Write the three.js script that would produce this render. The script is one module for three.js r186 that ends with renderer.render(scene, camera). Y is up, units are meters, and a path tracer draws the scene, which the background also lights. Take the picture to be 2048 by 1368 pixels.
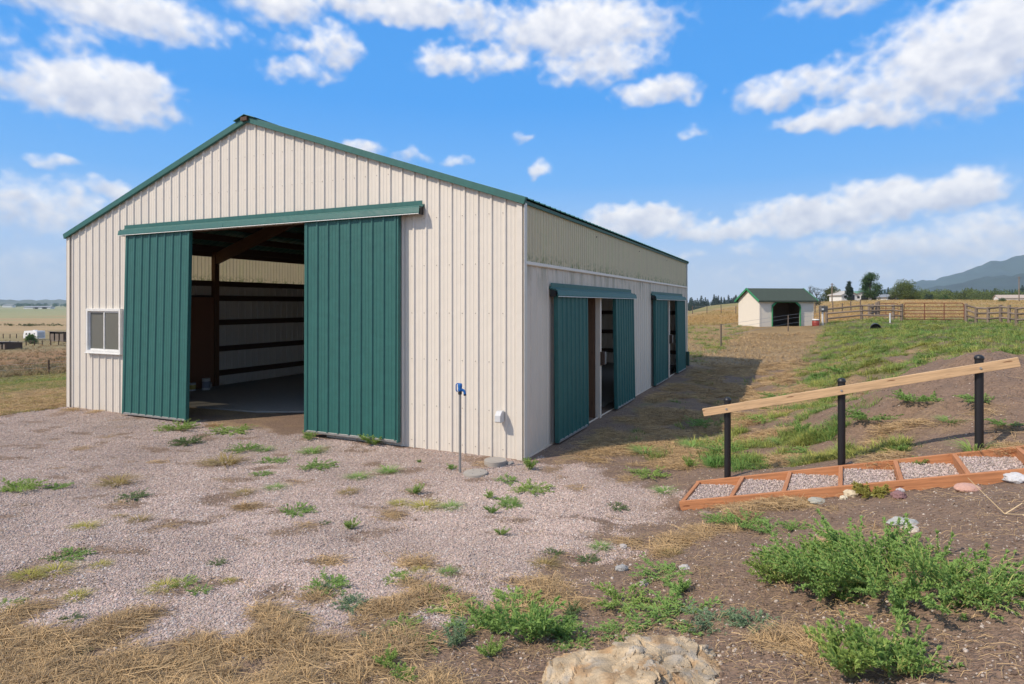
import * as THREE from 'three';
import { mergeGeometries, mergeVertices, toCreasedNormals } from 'three/addons/utils/BufferGeometryUtils.js';
import { RoundedBoxGeometry } from 'three/addons/geometries/RoundedBoxGeometry.js';
import { createNoise2D, createNoise3D } from 'simplex-noise';

// ------------------------------------------------------------------ camera, sun, exposure
const scene = new THREE.Scene();
const EYE = 2.26, FOCAL = 1222;
const camera = new THREE.PerspectiveCamera(58.47, 2048 / 1368, 0.1, 20000);
camera.position.set(0, EYE, 0);
camera.lookAt(0, EYE, -10);
camera.setViewOffset(2048, 1368, 0, 76, 2048, 1368);       // level camera, lens shifted down
const renderer = new THREE.WebGLRenderer({ antialias: true });
renderer.toneMapping = THREE.LinearToneMapping;
renderer.toneMappingExposure = 1.17;
renderer.shadowMap.enabled = true;
const sun = new THREE.DirectionalLight(0xfff0dc, 4.0);
sun.name = 'sun';
sun.position.set(-33.8, 37, 10.8).multiplyScalar(2);
sun.target.position.set(0, 0, -12);
sun.castShadow = true;
Object.assign(sun.shadow.camera, { left: -40, right: 40, top: 40, bottom: -40, near: 1, far: 250 });
sun.shadow.mapSize.set(4096, 4096);
scene.add(sun, sun.target);
scene.fog = new THREE.FogExp2(new THREE.Color().setRGB(0.60, 0.80, 1.0), 0.00008);

// ------------------------------------------------------------------ random and noise
function rng(a) { return () => { a |= 0; a = a + 0x6D2B79F5 | 0; let t = Math.imul(a ^ a >>> 15, 1 | a); t = t + Math.imul(t ^ t >>> 7, 61 | t) ^ t; return ((t ^ t >>> 14) >>> 0) / 4294967296; }; }
const n2 = createNoise2D(rng(11)), n3 = createNoise3D(rng(12));
const fbm = (x, y, o = 4) => { let s = 0, a = 0.5; for (let i = 0; i < o; i++) { s += a * n2(x, y); x = x * 2.03 + 7.1; y = y * 2.03 - 3.7; a *= 0.5; } return s; };
const fbm3 = (x, y, z, o = 4) => { let s = 0, a = 0.5; for (let i = 0; i < o; i++) { s += a * n3(x, y, z); x = x * 2.07 + 5.1; y = y * 2.07 - 3.3; z = z * 2.07 + 1.9; a *= 0.5; } return s; };
const clamp = (x, a = 0, b = 1) => Math.min(b, Math.max(a, x));
const sm = (a, b, x) => { const t = clamp((x - a) / (b - a)); return t * t * (3 - 2 * t); };
const lerp = (a, b, t) => a + (b - a) * t;
const R = (d) => d * Math.PI / 180;

// ------------------------------------------------------------------ sky: blue air with fair weather cumulus (azimuth, elevation, half sizes in degrees, weight)
const CLOUDS = [
  [-33.0,21.9,7.1,1.6,1.00],[-35.6,19.2,1.9,1.5,0.55],[-20.8,24.3,3.5,1.2,0.90],[-9.9,25.4,8.6,1.4,1.00],[-2.8,24.5,2.8,1.6,0.70],[-34.3,15.8,4.8,2.2,1.10],[-38.3,15.4,2.5,1.4,0.80],[-32.3,17.0,2.8,1.7,1.00],[-19.1,21.9,2.3,0.8,0.60],[-16.4,21.7,2.1,1.7,0.80],[-19.1,19.7,2.7,0.9,0.55],[5.9,24.0,7.4,2.3,1.10],[8.2,21.4,4.4,1.8,0.85],[5.4,20.3,2.3,1.2,0.60],[-5.3,21.3,3.3,1.3,0.85],[-0.9,21.8,3.0,1.1,0.70],[13.2,18.5,3.2,1.1,1.00],[-14.0,14.1,1.8,0.7,1.00],[-9.5,13.6,1.1,0.6,0.50],[-5.8,12.9,1.5,0.4,0.60],[1.3,15.4,1.3,0.4,0.60],[2.4,12.3,1.2,0.8,0.75],[16.7,14.8,0.9,0.5,0.45],[-36.7,10.5,1.5,0.6,0.75],[-37.4,7.0,4.7,1.9,0.75],[-38.8,7.6,1.7,1.1,0.80],[-33.0,8.7,1.5,0.8,0.80],[-38.6,2.5,3.2,1.5,0.40],[35.8,17.6,5.1,3.6,1.10],[38.9,18.9,3.1,3.6,1.15],[31.7,16.4,3.9,1.4,0.85],[29.3,14.8,5.0,1.0,1.00],[23.3,17.6,3.2,1.3,0.80],[27.3,17.9,3.3,1.5,0.75],[33.6,20.7,0.7,1.4,0.50],[29.0,23.5,4.7,0.8,0.60],[25.2,14.5,1.9,0.6,0.80],[12.1,7.4,4.1,1.6,1.15],[16.7,6.5,2.6,0.8,0.90],[20.5,6.6,3.5,1.1,1.00],[26.8,7.3,5.6,1.6,1.15],[32.4,8.1,4.7,1.6,1.15],[36.6,8.5,2.4,1.4,1.15],[34.1,4.5,7.7,1.2,0.75],[37.9,5.2,3.2,1.5,0.80],[21.3,4.5,1.8,0.7,0.40],[15.4,4.3,1.7,0.5,0.50],[30.7,2.5,13.2,0.9,0.35]
];
{
  const cr = rng(77);                                        // cumulus carried on out of view, made denser to whiten the fill light
  for (let k = 0; k < 420; k++) {
    const az = 46 + cr() * 268, el = 2 + Math.pow(cr(), 1.3) * 68, big = 0.6 + cr();
    CLOUDS.push([az > 180 ? az - 360 : az, el, (2 + cr() * 4.5) * big / Math.cos(R(el)), (0.7 + cr() * 1.6) * big, 0.6 + cr() * 0.55]);
  }
  for (let k = 0; k < 52; k++) CLOUDS.push([-45 + cr() * 90, 29 + cr() * 40, 4 + cr() * 5, 1.5 + cr() * 1.8, 0.7 + cr() * 0.4]);
}
{
  const W = 4096, H = 2048, data = new Float32Array(W * H * 4);
  const cell = {};
  CLOUDS.forEach((c, i) => { for (let a = Math.floor((c[0] - c[2] * 1.7 - 2) / 5); a <= (c[0] + c[2] * 1.7 + 2) / 5; a++) for (let e = Math.floor((c[1] - c[3] * 1.9 - 2) / 5); e <= (c[1] + c[3] * 1.9 + 2) / 5; e++) (cell[((a + 72) % 72) * 40 + e] ??= []).push(i); });
  const stops = [[0, 0.62, 0.70, 0.83], [2.5, 0.56, 0.67, 0.84], [6, 0.34, 0.55, 0.87], [11, 0.15, 0.42, 0.86], [18, 0.07, 0.33, 0.82], [27, 0.06, 0.295, 0.76], [55, 0.16, 0.31, 0.59], [90, 0.2, 0.32, 0.54]];
  for (let j = 0; j < H; j++) {
    const el = (j + 0.5) / H * 180 - 90;
    let s = 0; const e0 = Math.max(0, el);
    while (s < stops.length - 2 && stops[s + 1][0] < e0) s++;
    const t = clamp((e0 - stops[s][0]) / (stops[s + 1][0] - stops[s][0])), base = [1, 2, 3].map((q) => lerp(stops[s][q], stops[s + 1][q], t));
    for (let i = 0; i < W; i++) {
      const k = (j * W + i) * 4;
      let r = base[0], g = base[1], b = base[2];
      if (el > 0.2) {
        const lon = (i + 0.5) / W * 2 * Math.PI - Math.PI, dx = Math.cos(lon), dz = Math.sin(lon);   // direction x = cos, z = sin
        let az = Math.atan2(dx, -dz) * 180 / Math.PI;
        const list = cell[((Math.floor(az / 5) + 72) % 72) * 40 + Math.floor(el / 5)];
        if (list) {
          const ce = Math.cos(R(el)), X = dx * ce * 57, Z = dz * ce * 57, Y = el * 1.2;
          const w1 = n3(X * 0.22, Y * 0.22, Z * 0.22) * 0.9 + n3(X * 0.6 + 9, Y * 0.6, Z * 0.6) * 0.45, w2 = n3(X * 0.25 + 40, Y * 0.25, Z * 0.25) * 0.5 + n3(X * 0.7 + 60, Y * 0.7, Z * 0.7) * 0.22;
          let F = -1, rel = 0, wsum = 0, ws = 0;
          for (const q of list) {
            const c = CLOUDS[q]; let da = az - c[0]; if (da > 180) da -= 360; if (da < -180) da += 360;
            const u = (da + w1) / (c[2] * 1.25), v0 = (el - c[1] + w2) / (c[3] * 1.2), v = v0 < 0 ? v0 * 1.2 : v0;
            const f = c[4] * (1 - u * u - v * v) - (1 - c[4]) * 0.35;
            if (f > F) F = f;
            if (f > -0.4) { const w = Math.exp(4 * f); wsum += w * v0; ws += w; }
          }
          if (F > -0.75) {
            rel = ws ? wsum / ws : 0;
            const bil = 1 - Math.abs(n3(X * 0.45, Y * 0.45, Z * 0.45 + 20)) * 1.5, det = fbm3(X * 0.8, Y * 0.8, Z * 0.8, 5);
            const D = F + 0.22 * bil - 0.02 + det * 0.36;
            const a = Math.pow(sm(-0.38, 1.0, D), 1.2) * 0.95;
            const lit = clamp(0.50 + 0.62 * rel + 0.55 * fbm3(X * 0.42 + 3, Y * 0.42 + 0.5, Z * 0.42, 3) - 0.1 * sm(0.3, 1.2, D) + 0.1 * bil);
            const low = sm(9, 1, el);
            const cr_ = lerp(0.53, 0.94, lit), cg = lerp(0.57, 0.925, lit), cb = lerp(0.69, 0.92, lit);
            r = lerp(r, lerp(cr_, 0.80, low * 0.4), a); g = lerp(g, lerp(cg, 0.84, low * 0.4), a); b = lerp(b, lerp(cb, 0.9, low * 0.4), a);
          }
        }
      }
      data[k] = r; data[k + 1] = g; data[k + 2] = b; data[k + 3] = 1;
    }
  }
  const sky = new THREE.DataTexture(data, W, H, THREE.RGBAFormat, THREE.FloatType);
  sky.mapping = THREE.EquirectangularReflectionMapping; sky.magFilter = THREE.LinearFilter; sky.minFilter = THREE.LinearFilter; sky.needsUpdate = true;
  scene.background = sky; scene.environment = sky;
}
console.log('sky done');

// ------------------------------------------------------------------ helpers
const M = {};
const taken = {};
function numbered(name) { const n = taken[name] = (taken[name] ?? -1) + 1; return n ? `${name}_${String(n).padStart(3, '0')}` : name; }
function shade(o) { o.traverse((m) => { if (m.isMesh) { m.castShadow = true; m.receiveShadow = true; } }); return o; }
function tag(o, label, category, group, kind) { if (label) o.userData.label = label; if (category) o.userData.category = category; if (group) o.userData.group = group; if (kind) o.userData.kind = kind; return o; }
function base(name, [x, y, z] = [0, 0, 0], turn = 0) { const o = new THREE.Group(); o.name = numbered(name); o.position.set(x, y, z); o.rotation.y = turn; scene.add(o); return o; }
function mesh(name, geo, mat, parent) {
  const g = Array.isArray(geo) ? mergeGeometries(geo.map((q) => q.index ? q.toNonIndexed() : q)) : geo;
  const m = new THREE.Mesh(g, mat); m.name = parent ? name : numbered(name); m.castShadow = m.receiveShadow = true; (parent ?? scene).add(m); return m;
}
function metreUV(g, turnGrain = true) {                      // uv in metres by the face's main direction, u along the longest side
  g = g.index ? g.toNonIndexed() : g; g.computeBoundingBox();
  const p = g.attributes.position, n = g.attributes.normal, uv = new Float32Array(p.count * 2), s = g.boundingBox.getSize(new THREE.Vector3());
  const long = s.x >= s.y && s.x >= s.z ? 0 : s.y >= s.z ? 1 : 2;
  for (let i = 0; i < p.count; i += 3) {
    let a = [0, 0, 0]; for (let k = 0; k < 3; k++) a = [a[0] + Math.abs(n.getX(i + k)), a[1] + Math.abs(n.getY(i + k)), a[2] + Math.abs(n.getZ(i + k))];
    const d = a[0] >= a[1] && a[0] >= a[2] ? 0 : a[1] >= a[2] ? 1 : 2, ax = [0, 1, 2].filter((q) => q !== d);
    if (turnGrain && ax[1] === long) ax.reverse();
    for (let k = 0; k < 3; k++) { const c = [p.getX(i + k), p.getY(i + k), p.getZ(i + k)]; uv[(i + k) * 2] = c[ax[0]]; uv[(i + k) * 2 + 1] = c[ax[1]]; }
  }
  g.setAttribute('uv', new THREE.BufferAttribute(uv, 2)); return g;
}
function box(w, h, d, x = 0, y = 0, z = 0, r = 0.004) {
  const rr = Math.min(r, w * 0.3, h * 0.3, d * 0.3);
  return metreUV(new RoundedBoxGeometry(w, h, d, 1, rr)).translate(x, y, z);
}
function beam(a, b, w, h, r = 0.004) {                       // a box from point a to point b, w across, h high
  const A = new THREE.Vector3(...a), B = new THREE.Vector3(...b), L = A.distanceTo(B), g = box(w, h, L, 0, 0, 0, r), m = new THREE.Object3D();
  m.position.copy(A).add(B).multiplyScalar(0.5); m.lookAt(B); m.updateMatrix(); return g.applyMatrix4(m.matrix);
}
function rod(a, b, r0, r1 = r0, seg = 8) {
  const A = new THREE.Vector3(...a), B = new THREE.Vector3(...b), L = A.distanceTo(B), g = new THREE.CylinderGeometry(r1, r0, L, seg), m = new THREE.Object3D();
  m.position.copy(A).add(B).multiplyScalar(0.5); m.quaternion.setFromUnitVectors(new THREE.Vector3(0, 1, 0), B.clone().sub(A).normalize()); m.updateMatrix(); return g.applyMatrix4(m.matrix).toNonIndexed();
}
function rawGeo(pos, uv, col) {
  const g = new THREE.BufferGeometry(); g.setAttribute('position', new THREE.Float32BufferAttribute(pos, 3));
  if (uv) g.setAttribute('uv', new THREE.Float32BufferAttribute(uv, 2));
  if (col) g.setAttribute('color', new THREE.Float32BufferAttribute(col, 3));
  g.computeVertexNormals(); return g;
}
function extrudeX(profile, x0, x1) {                         // closed profile of [z, y] points, drawn out along x, with ends
  const v = profile.map(([z, y]) => new THREE.Vector2(z, y)); if (THREE.ShapeUtils.isClockWise(v)) v.reverse();
  const pos = [], P = (x, q) => pos.push(x, q.y, q.x);
  v.forEach((p, i) => { const q = v[(i + 1) % v.length]; P(x0, p); P(x0, q); P(x1, q); P(x0, p); P(x1, q); P(x1, p); });
  for (const [i, j, k] of THREE.ShapeUtils.triangulateShape(v, [])) { P(x1, v[i]); P(x1, v[k]); P(x1, v[j]); P(x0, v[i]); P(x0, v[j]); P(x0, v[k]); }
  return metreUV(rawGeo(pos));
}
// textures ----------------------------------------------------------
function dataTex(w, h, fn, { srgb = false, repeat } = {}) {   // fn(u, v) -> [r, g, b] linear 0..1
  const d = new Uint8Array(w * h * 4);
  const enc = srgb ? (c) => 255 * (c <= 0.0031308 ? 12.92 * c : 1.055 * Math.pow(c, 1 / 2.4) - 0.055) : (c) => 255 * c;
  for (let j = 0; j < h; j++) for (let i = 0; i < w; i++) { const c = fn((i + 0.5) / w, (j + 0.5) / h), k = (j * w + i) * 4; d[k] = enc(clamp(c[0])); d[k + 1] = enc(clamp(c[1])); d[k + 2] = enc(clamp(c[2])); d[k + 3] = 255; }
  const t = new THREE.DataTexture(d, w, h); t.wrapS = t.wrapT = THREE.RepeatWrapping; t.magFilter = THREE.LinearFilter; t.minFilter = THREE.LinearMipmapLinearFilter; t.generateMipmaps = true;
  if (srgb) t.colorSpace = THREE.SRGBColorSpace; if (repeat) t.repeat.set(...repeat); t.needsUpdate = true; return t;
}
const ring = (u, v, fu, fv, seed = 0, o = 3) => {             // noise that repeats over u, v in 0..1
  const a = u * 2 * Math.PI, b = v * 2 * Math.PI; let s = 0, am = 0.5, k = 1;
  for (let i = 0; i < o; i++) { s += am * n3(Math.cos(a) * fu * k / 6.28 + seed + n2(Math.cos(b) * fv * k / 6.28, Math.sin(b) * fv * k / 6.28 + seed) * 1.3, Math.sin(a) * fu * k / 6.28 + i * 3.1, Math.sin(b) * fv * k / 6.28 + Math.cos(b) * fv * k / 4.1 + seed); am *= 0.5; k *= 2; } return s;
};
const rgbLum = (r, g, b, k) => [r * k, g * k, b * k];
const std = (o) => new THREE.MeshStandardMaterial({ roughness: 0.85, ...o });
const phys = (o) => new THREE.MeshPhysicalMaterial({ roughness: 0.85, ...o });
const lin = (r, g, b) => new THREE.Color().setRGB(r, g, b);
const woodTex = dataTex(512, 256, (u, v) => { const g = ring(u, v, 2, 14, 3, 4), f = ring(u, v, 5, 60, 9, 2), k = 0.86 + 0.26 * g + 0.16 * f; const knot = sm(0.62, 0.72, ring(u, v, 3, 5, 21, 2) + 0.16); return [k * (1 - knot * 0.5), k * (1 - knot * 0.6), k * (1 - knot * 0.65)]; }, { srgb: true });
const grainTex = dataTex(384, 384, (u, v) => { const k = 0.9 + 0.14 * ring(u, v, 8, 8, 2, 4) + 0.06 * ring(u, v, 70, 70, 5, 2); return [k, k, k]; }, { srgb: true });
const bumpTex = dataTex(384, 384, (u, v) => { const k = 0.5 + 0.5 * ring(u, v, 22, 22, 4, 4); return [k, k, k]; });
const sheetTex = dataTex(256, 256, (u, v) => { const st = ring(u, v, 40, 2, 6, 3), d = ring(u, v, 7, 5, 8, 4), k = 0.97 + 0.014 * st + 0.022 * d; return [k, k * 0.997, k * 0.99]; }, { srgb: true, repeat: [0.36, 0.27] });
const greenTex = dataTex(256, 256, (u, v) => { const st = ring(u, v, 30, 3, 16, 4), d = ring(u, v, 9, 9, 18, 4), sp = sm(0.42, 0.6, ring(u, v, 60, 60, 22, 2)), k = 0.93 + 0.09 * st + 0.09 * d; return [clamp(k + sp * 0.25), clamp(k + sp * 0.08), clamp(k + sp * 0.08)]; }, { srgb: true, repeat: [0.36, 0.27] });
const oilTex = dataTex(256, 256, (u, v) => { const k = 0.5 + 0.5 * ring(u, v, 9, 4, 14, 2); return [k, k, k]; }, { repeat: [0.5, 0.4] });
const wood = (r, g, b, o) => std({ color: lin(r, g, b), map: woodTex, bumpMap: woodTex, bumpScale: 0.002, roughness: 0.8, ...o });

// ------------------------------------------------------------------ the lie of the land (barn axes: c = to the right of its side wall, b = behind its front wall)
const TURN = R(-24.9), CT = Math.cos(R(24.9)), ST = Math.sin(R(24.9)), CX = 0.16, CZ = -8.85;
const toBarn = (x, z) => { const dx = x - CX, dz = z - CZ; return [dx * CT + dz * ST, dx * ST - dz * CT]; };
const fromBarn = (c, b) => [CX + c * CT + b * ST, CZ + c * ST - b * CT];
const SX = 2.575, SZ = -7.3, SDX = 0.878, SDZ = 0.479;                       // foot of the first rail post, direction in which the steps climb
const toStep = (x, z) => { const dx = x - SX, dz = z - SZ; return [dx * SDX + dz * SDZ, -dx * SDZ + dz * SDX]; };
const fromStep = (r, q) => [SX + r * SDX - q * SDZ, SZ + r * SDZ + q * SDX];
const stepY = (r) => 0.205 + 0.25 * r;
function land(x, z) {
  const [c, b] = toBarn(x, z), d = Math.hypot(x, z);
  const top = lerp(1.12, 0.55, sm(8, 34, b)), c0 = 1.6 + 0.05 * Math.max(0, b);
  const bank = top * sm(c0, c0 + 5.6, c) * sm(400, 120, b);
  const fore = 0.5 * sm(-0.5, -9, b);
  let h = bank + fore * (1 - 0.4 * bank) + 0.012 * clamp(b - 12, 0, 260) * sm(-14, 4, c + b * 0.12) + 1.6 * sm(60, 300, c) * sm(20, 200, b);
  const e = -c - 11.2;
  if (e > 0) h -= 9.5 * (1 - Math.exp(-Math.pow(e / 70, 1.2))) * (b > 0 ? 1 : sm(-60, 0, b));
  h += 0.52 * Math.exp(-((c - 5.9) ** 2 / 2.6 + (b - 3.0) ** 2 / 3.5)) + 0.2 * Math.exp(-((x - 20.5) ** 2 + (z + 47) ** 2) / 60) ;       // heap of dug earth on the bank
  const rough = 0.35 + 0.65 * sm(1.2, 3.5, c) ;
  const inBarn = sm(0.5, -0.1, c) * sm(-11.5, -10.9, c) * sm(-0.4, 0.1, b) * sm(15.2, 14.6, b);
  h += (1 - inBarn) * ((0.10 * rough + 0.16 * sm(2.5, 5, c) * sm(-0.5, 1.5, b)) * fbm(x * 0.32, z * 0.32, 3) * sm(300, 30, d) + (0.035 * rough + 0.07 * sm(2.8, 4.5, c) * sm(-0.3, 1, b)) * fbm(x * 1.5 + 4, z * 1.5, 3) * sm(60, 12, d)) * sm(-0.2, 1.2, Math.max(-b, c));
  if (d > 60) h += 0.9 * fbm(x * 0.006, z * 0.006, 3) * sm(60, 300, d);
  const [r, q] = toStep(x, z);
  const wr = sm(-1.2, -0.35, r) * sm(5.2, 4.0, r) * sm(-0.7, -0.1, q) * sm(1.9, 1.05, q);
  if (wr > 0) h = lerp(h, stepY(r) - lerp(0.03, 0.085, sm(0.2, 0.9, q)), wr);
  if (r > -0.4 && r < 4.9) h -= 0.2 * sm(0.08, 0.15, q) * sm(0.97, 0.90, q) * sm(-0.36, -0.29, r) * sm(4.8, 4.7, r);
  return h;
}
function onGround(px, py) {                                   // where the line of sight through a point of the photograph meets the land
  const u = (px - 1024) / FOCAL, v = (py - 608) / FOCAL; let d = 1, step = 0.02;
  while (d < 4000 && EYE - v * d > land(u * d, -d)) { step = Math.max(0.01, d * 0.004); d += step; }
  d -= step * 0.5; return [u * d, land(u * d, -d), -d];
}
// what grows or lies where: shares of gravel, bare earth, straw, green
function gravelEdge(x) { return x < -1.2 ? 3.45 : x < 2.2 ? lerp(3.45, 6.6, (x + 1.2) / 3.4) : 6.6; }
function cover(x, z) {
  const [c, b] = toBarn(x, z), [r, q] = toStep(x, z), d = -z;
  const nA = fbm(x * 0.55 + 3, z * 0.55, 4), nB = fbm(x * 1.4 + 30, z * 1.4, 3), nC = fbm(x * 0.9 - 17, z * 0.9 + 5, 4);
  let g = 0, e = 0, s = 0, v = 0;
  if (c < -10.95 + nB * 0.4 && b > -30) { v = 0.45 + nA * 0.5; s = 1 - v; return [0, 0, clamp(s), clamp(v)]; }
  const front = sm(0.25, -0.35, b + nB * 0.5 + 0.45 * sm(0.5, 2.2, c));
  const inGravel = sm(-0.9, 0.9, d - gravelEdge(x) + nB * 1.6 + nA * 0.8) * sm(3.0, 1.5, c + nB * 0.9 - 0.12 * Math.max(0, -b));
  g = front * inGravel * (1 - 0.8 * sm(0.0, 0.5, fbm(x * 0.9 + 50, z * 1.1 + 20, 5) + 0.15 * sm(4.8, 3.4, d)) );
  const left = sm(0.4, -0.9, x + nB * 0.8 + (d - 3) * 0.5);
  const straw = clamp(left * (0.7 + nA * 0.8 + nB * 0.5) + (1 - left) * (-0.05 + nC * 0.8) + 0.5 * sm(0.9, 0.1, Math.abs(d - gravelEdge(x) + 0.3 + nB)) * sm(0.05, 0.4, nA + 0.3));
  const rest = 1 - g;
  if (b < 0.3 || (c < 0.4 && b < 14.9)) {
    const onBank = sm(-0.15, -0.5, q) * sm(2.4, 3.2, c);
    const gr = onBank * clamp(0.72 + nC * 1.2 - 0.9 * sm(4.4, 5.4, c));
    s = rest * straw * (1 - gr); v = rest * gr; e = rest - s - v; if (front * inGravel > 0.5) { const m = front * inGravel - g; s = m * clamp(0.1 + nC * 1.1); e = Math.max(0, rest - s - v); }
  } else {
    const edge = 3.0 + 0.06 * b, onBank = sm(edge - 0.5, edge + 0.7, c + nB * 0.9);
    const heap = Math.exp(-((c - 5.9) ** 2 / 2.2 + (b - 1.9) ** 2 / 4.2));
    const far = sm(13, 19, b);
    const gr = onBank * clamp(0.62 + nC * 1.2 + 0.12 * sm(6, 16, b) - heap * 1.5 - 0.35 * sm(0.0, 0.35, nA) * sm(20, 6, b)) + (1 - onBank) * clamp(0.08 + 0.5 * sm(1.3, 0.2, c) * (0.4 + nA) + 0.5 * nC * (1 - far) + 0.5 * sm(1.2, 2.6, c) * sm(5, 1, b) * (0.5 + nC * 1.5));
    v = rest * clamp(gr);
    s = (rest - v) * clamp((1 - onBank) * lerp(0.62 + nA * 1.1, 0.97, far) + onBank * (0.3 + nA * 0.7) - heap * 0.35);
    e = rest - v - s;
  }
  return [g, Math.max(0, e), Math.max(0, s), v];
}
const COL = { g: [0.42, 0.32, 0.27], e: [0.235, 0.158, 0.112], s: [0.38, 0.265, 0.145], v: [0.20, 0.18, 0.082] };
const mixCol = (w) => [0, 1, 2].map((k) => w[0] * COL.g[k] + w[1] * COL.e[k] + w[2] * COL.s[k] + w[3] * COL.v[k]);
const NEAR = { x0: -16, x1: 14, z0: -20, z1: 1.5 };
function gridGeo(xs, zs, drop) {
  const W = xs.length, D = zs.length, pos = new Float32Array(W * D * 3), uv = new Float32Array(W * D * 2), idx = [];
  for (let j = 0; j < D; j++) for (let i = 0; i < W; i++) { const k = j * W + i, x = xs[i], z = zs[j]; pos.set([x, land(x, z) - (drop ? drop(x, z) : 0), z], k * 3); uv.set([x, z], k * 2); }
  for (let j = 0; j < D - 1; j++) for (let i = 0; i < W - 1; i++) { const a = j * W + i; idx.push(a, a + W, a + 1, a + 1, a + W, a + W + 1); }
  const g = new THREE.BufferGeometry(); g.setAttribute('position', new THREE.BufferAttribute(pos, 3)); g.setAttribute('uv', new THREE.BufferAttribute(uv, 2)); g.setIndex(idx); g.computeVertexNormals(); return g;
}
const span = (a, b, n) => Array.from({ length: n + 1 }, (_, i) => a + (b - a) * i / n);
{ // near ground: the yard, the strip beside the barn and the bank, coloured at about 1.5 cm
  const g = gridGeo(span(NEAR.x0, NEAR.x1, 375), span(NEAR.z0, NEAR.z1, 270));
  const uv = g.attributes.uv; for (let i = 0; i < uv.count; i++) uv.setXY(i, (uv.getX(i) - NEAR.x0) / (NEAR.x1 - NEAR.x0), (uv.getY(i) - NEAR.z0) / (NEAR.z1 - NEAR.z0));
  const pr = rng(5);
  const CW = 512, CH = 384, grid = new Float32Array((CW + 1) * (CH + 1) * 4);
  for (let j = 0; j <= CH; j++) for (let i = 0; i <= CW; i++) grid.set(cover(NEAR.x0 + (NEAR.x1 - NEAR.x0) * i / CW, NEAR.z0 + (NEAR.z1 - NEAR.z0) * j / CH), (j * (CW + 1) + i) * 4);
  const at = (u, v) => { const X = u * CW, Y = v * CH, i = Math.min(CW - 1, Math.floor(X)), j = Math.min(CH - 1, Math.floor(Y)), a = X - i, b = Y - j, o = []; for (let k = 0; k < 4; k++) o.push((grid[(j * (CW + 1) + i) * 4 + k] * (1 - a) + grid[(j * (CW + 1) + i + 1) * 4 + k] * a) * (1 - b) + (grid[((j + 1) * (CW + 1) + i) * 4 + k] * (1 - a) + grid[((j + 1) * (CW + 1) + i + 1) * 4 + k] * a) * b); return o; };
  const tex = dataTex(1792, 1280, (u, v) => {
    const w = at(u, v), x = u * 30, z = v * 21.5;
    const f = n2(x * 9, z * 9), f2 = n2(x * 24 + 5, z * 24), p = pr();
    // let one cover win here and there so that patches have ragged edges
    const k = [w[0] * (1 + 0.9 * p), w[1] * (1 + 0.5 * f), w[2] * (1 + 0.9 * f2), w[3] * (1 + 0.8 * f)].map((q) => Math.pow(Math.max(0, q), 2.2)), t = k[0] + k[1] + k[2] + k[3] + 1e-6;
    const c = mixCol(k.map((q) => q / t)), tone = 0.9 + 0.1 * f + 0.1 * f2 + 0.34 * (p - 0.5) * (0.5 + w[0]);
    const pink = w[0] * (pr() - 0.5) * 0.05;
    return [c[0] * tone + pink, c[1] * tone, c[2] * tone];
  }, { srgb: true });
  tex.wrapS = tex.wrapT = THREE.ClampToEdgeWrapping;
  const bump = bumpTex.clone(); bump.repeat.set(30, 21.5); bump.needsUpdate = true;
  const m = mesh('yard_ground', g, std({ map: tex, bumpMap: bump, bumpScale: 0.03, roughness: 0.97 }));
  tag(m, 'gravel yard, bare earth and grassy bank around the barn', 'ground', null, 'structure');
}
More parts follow.
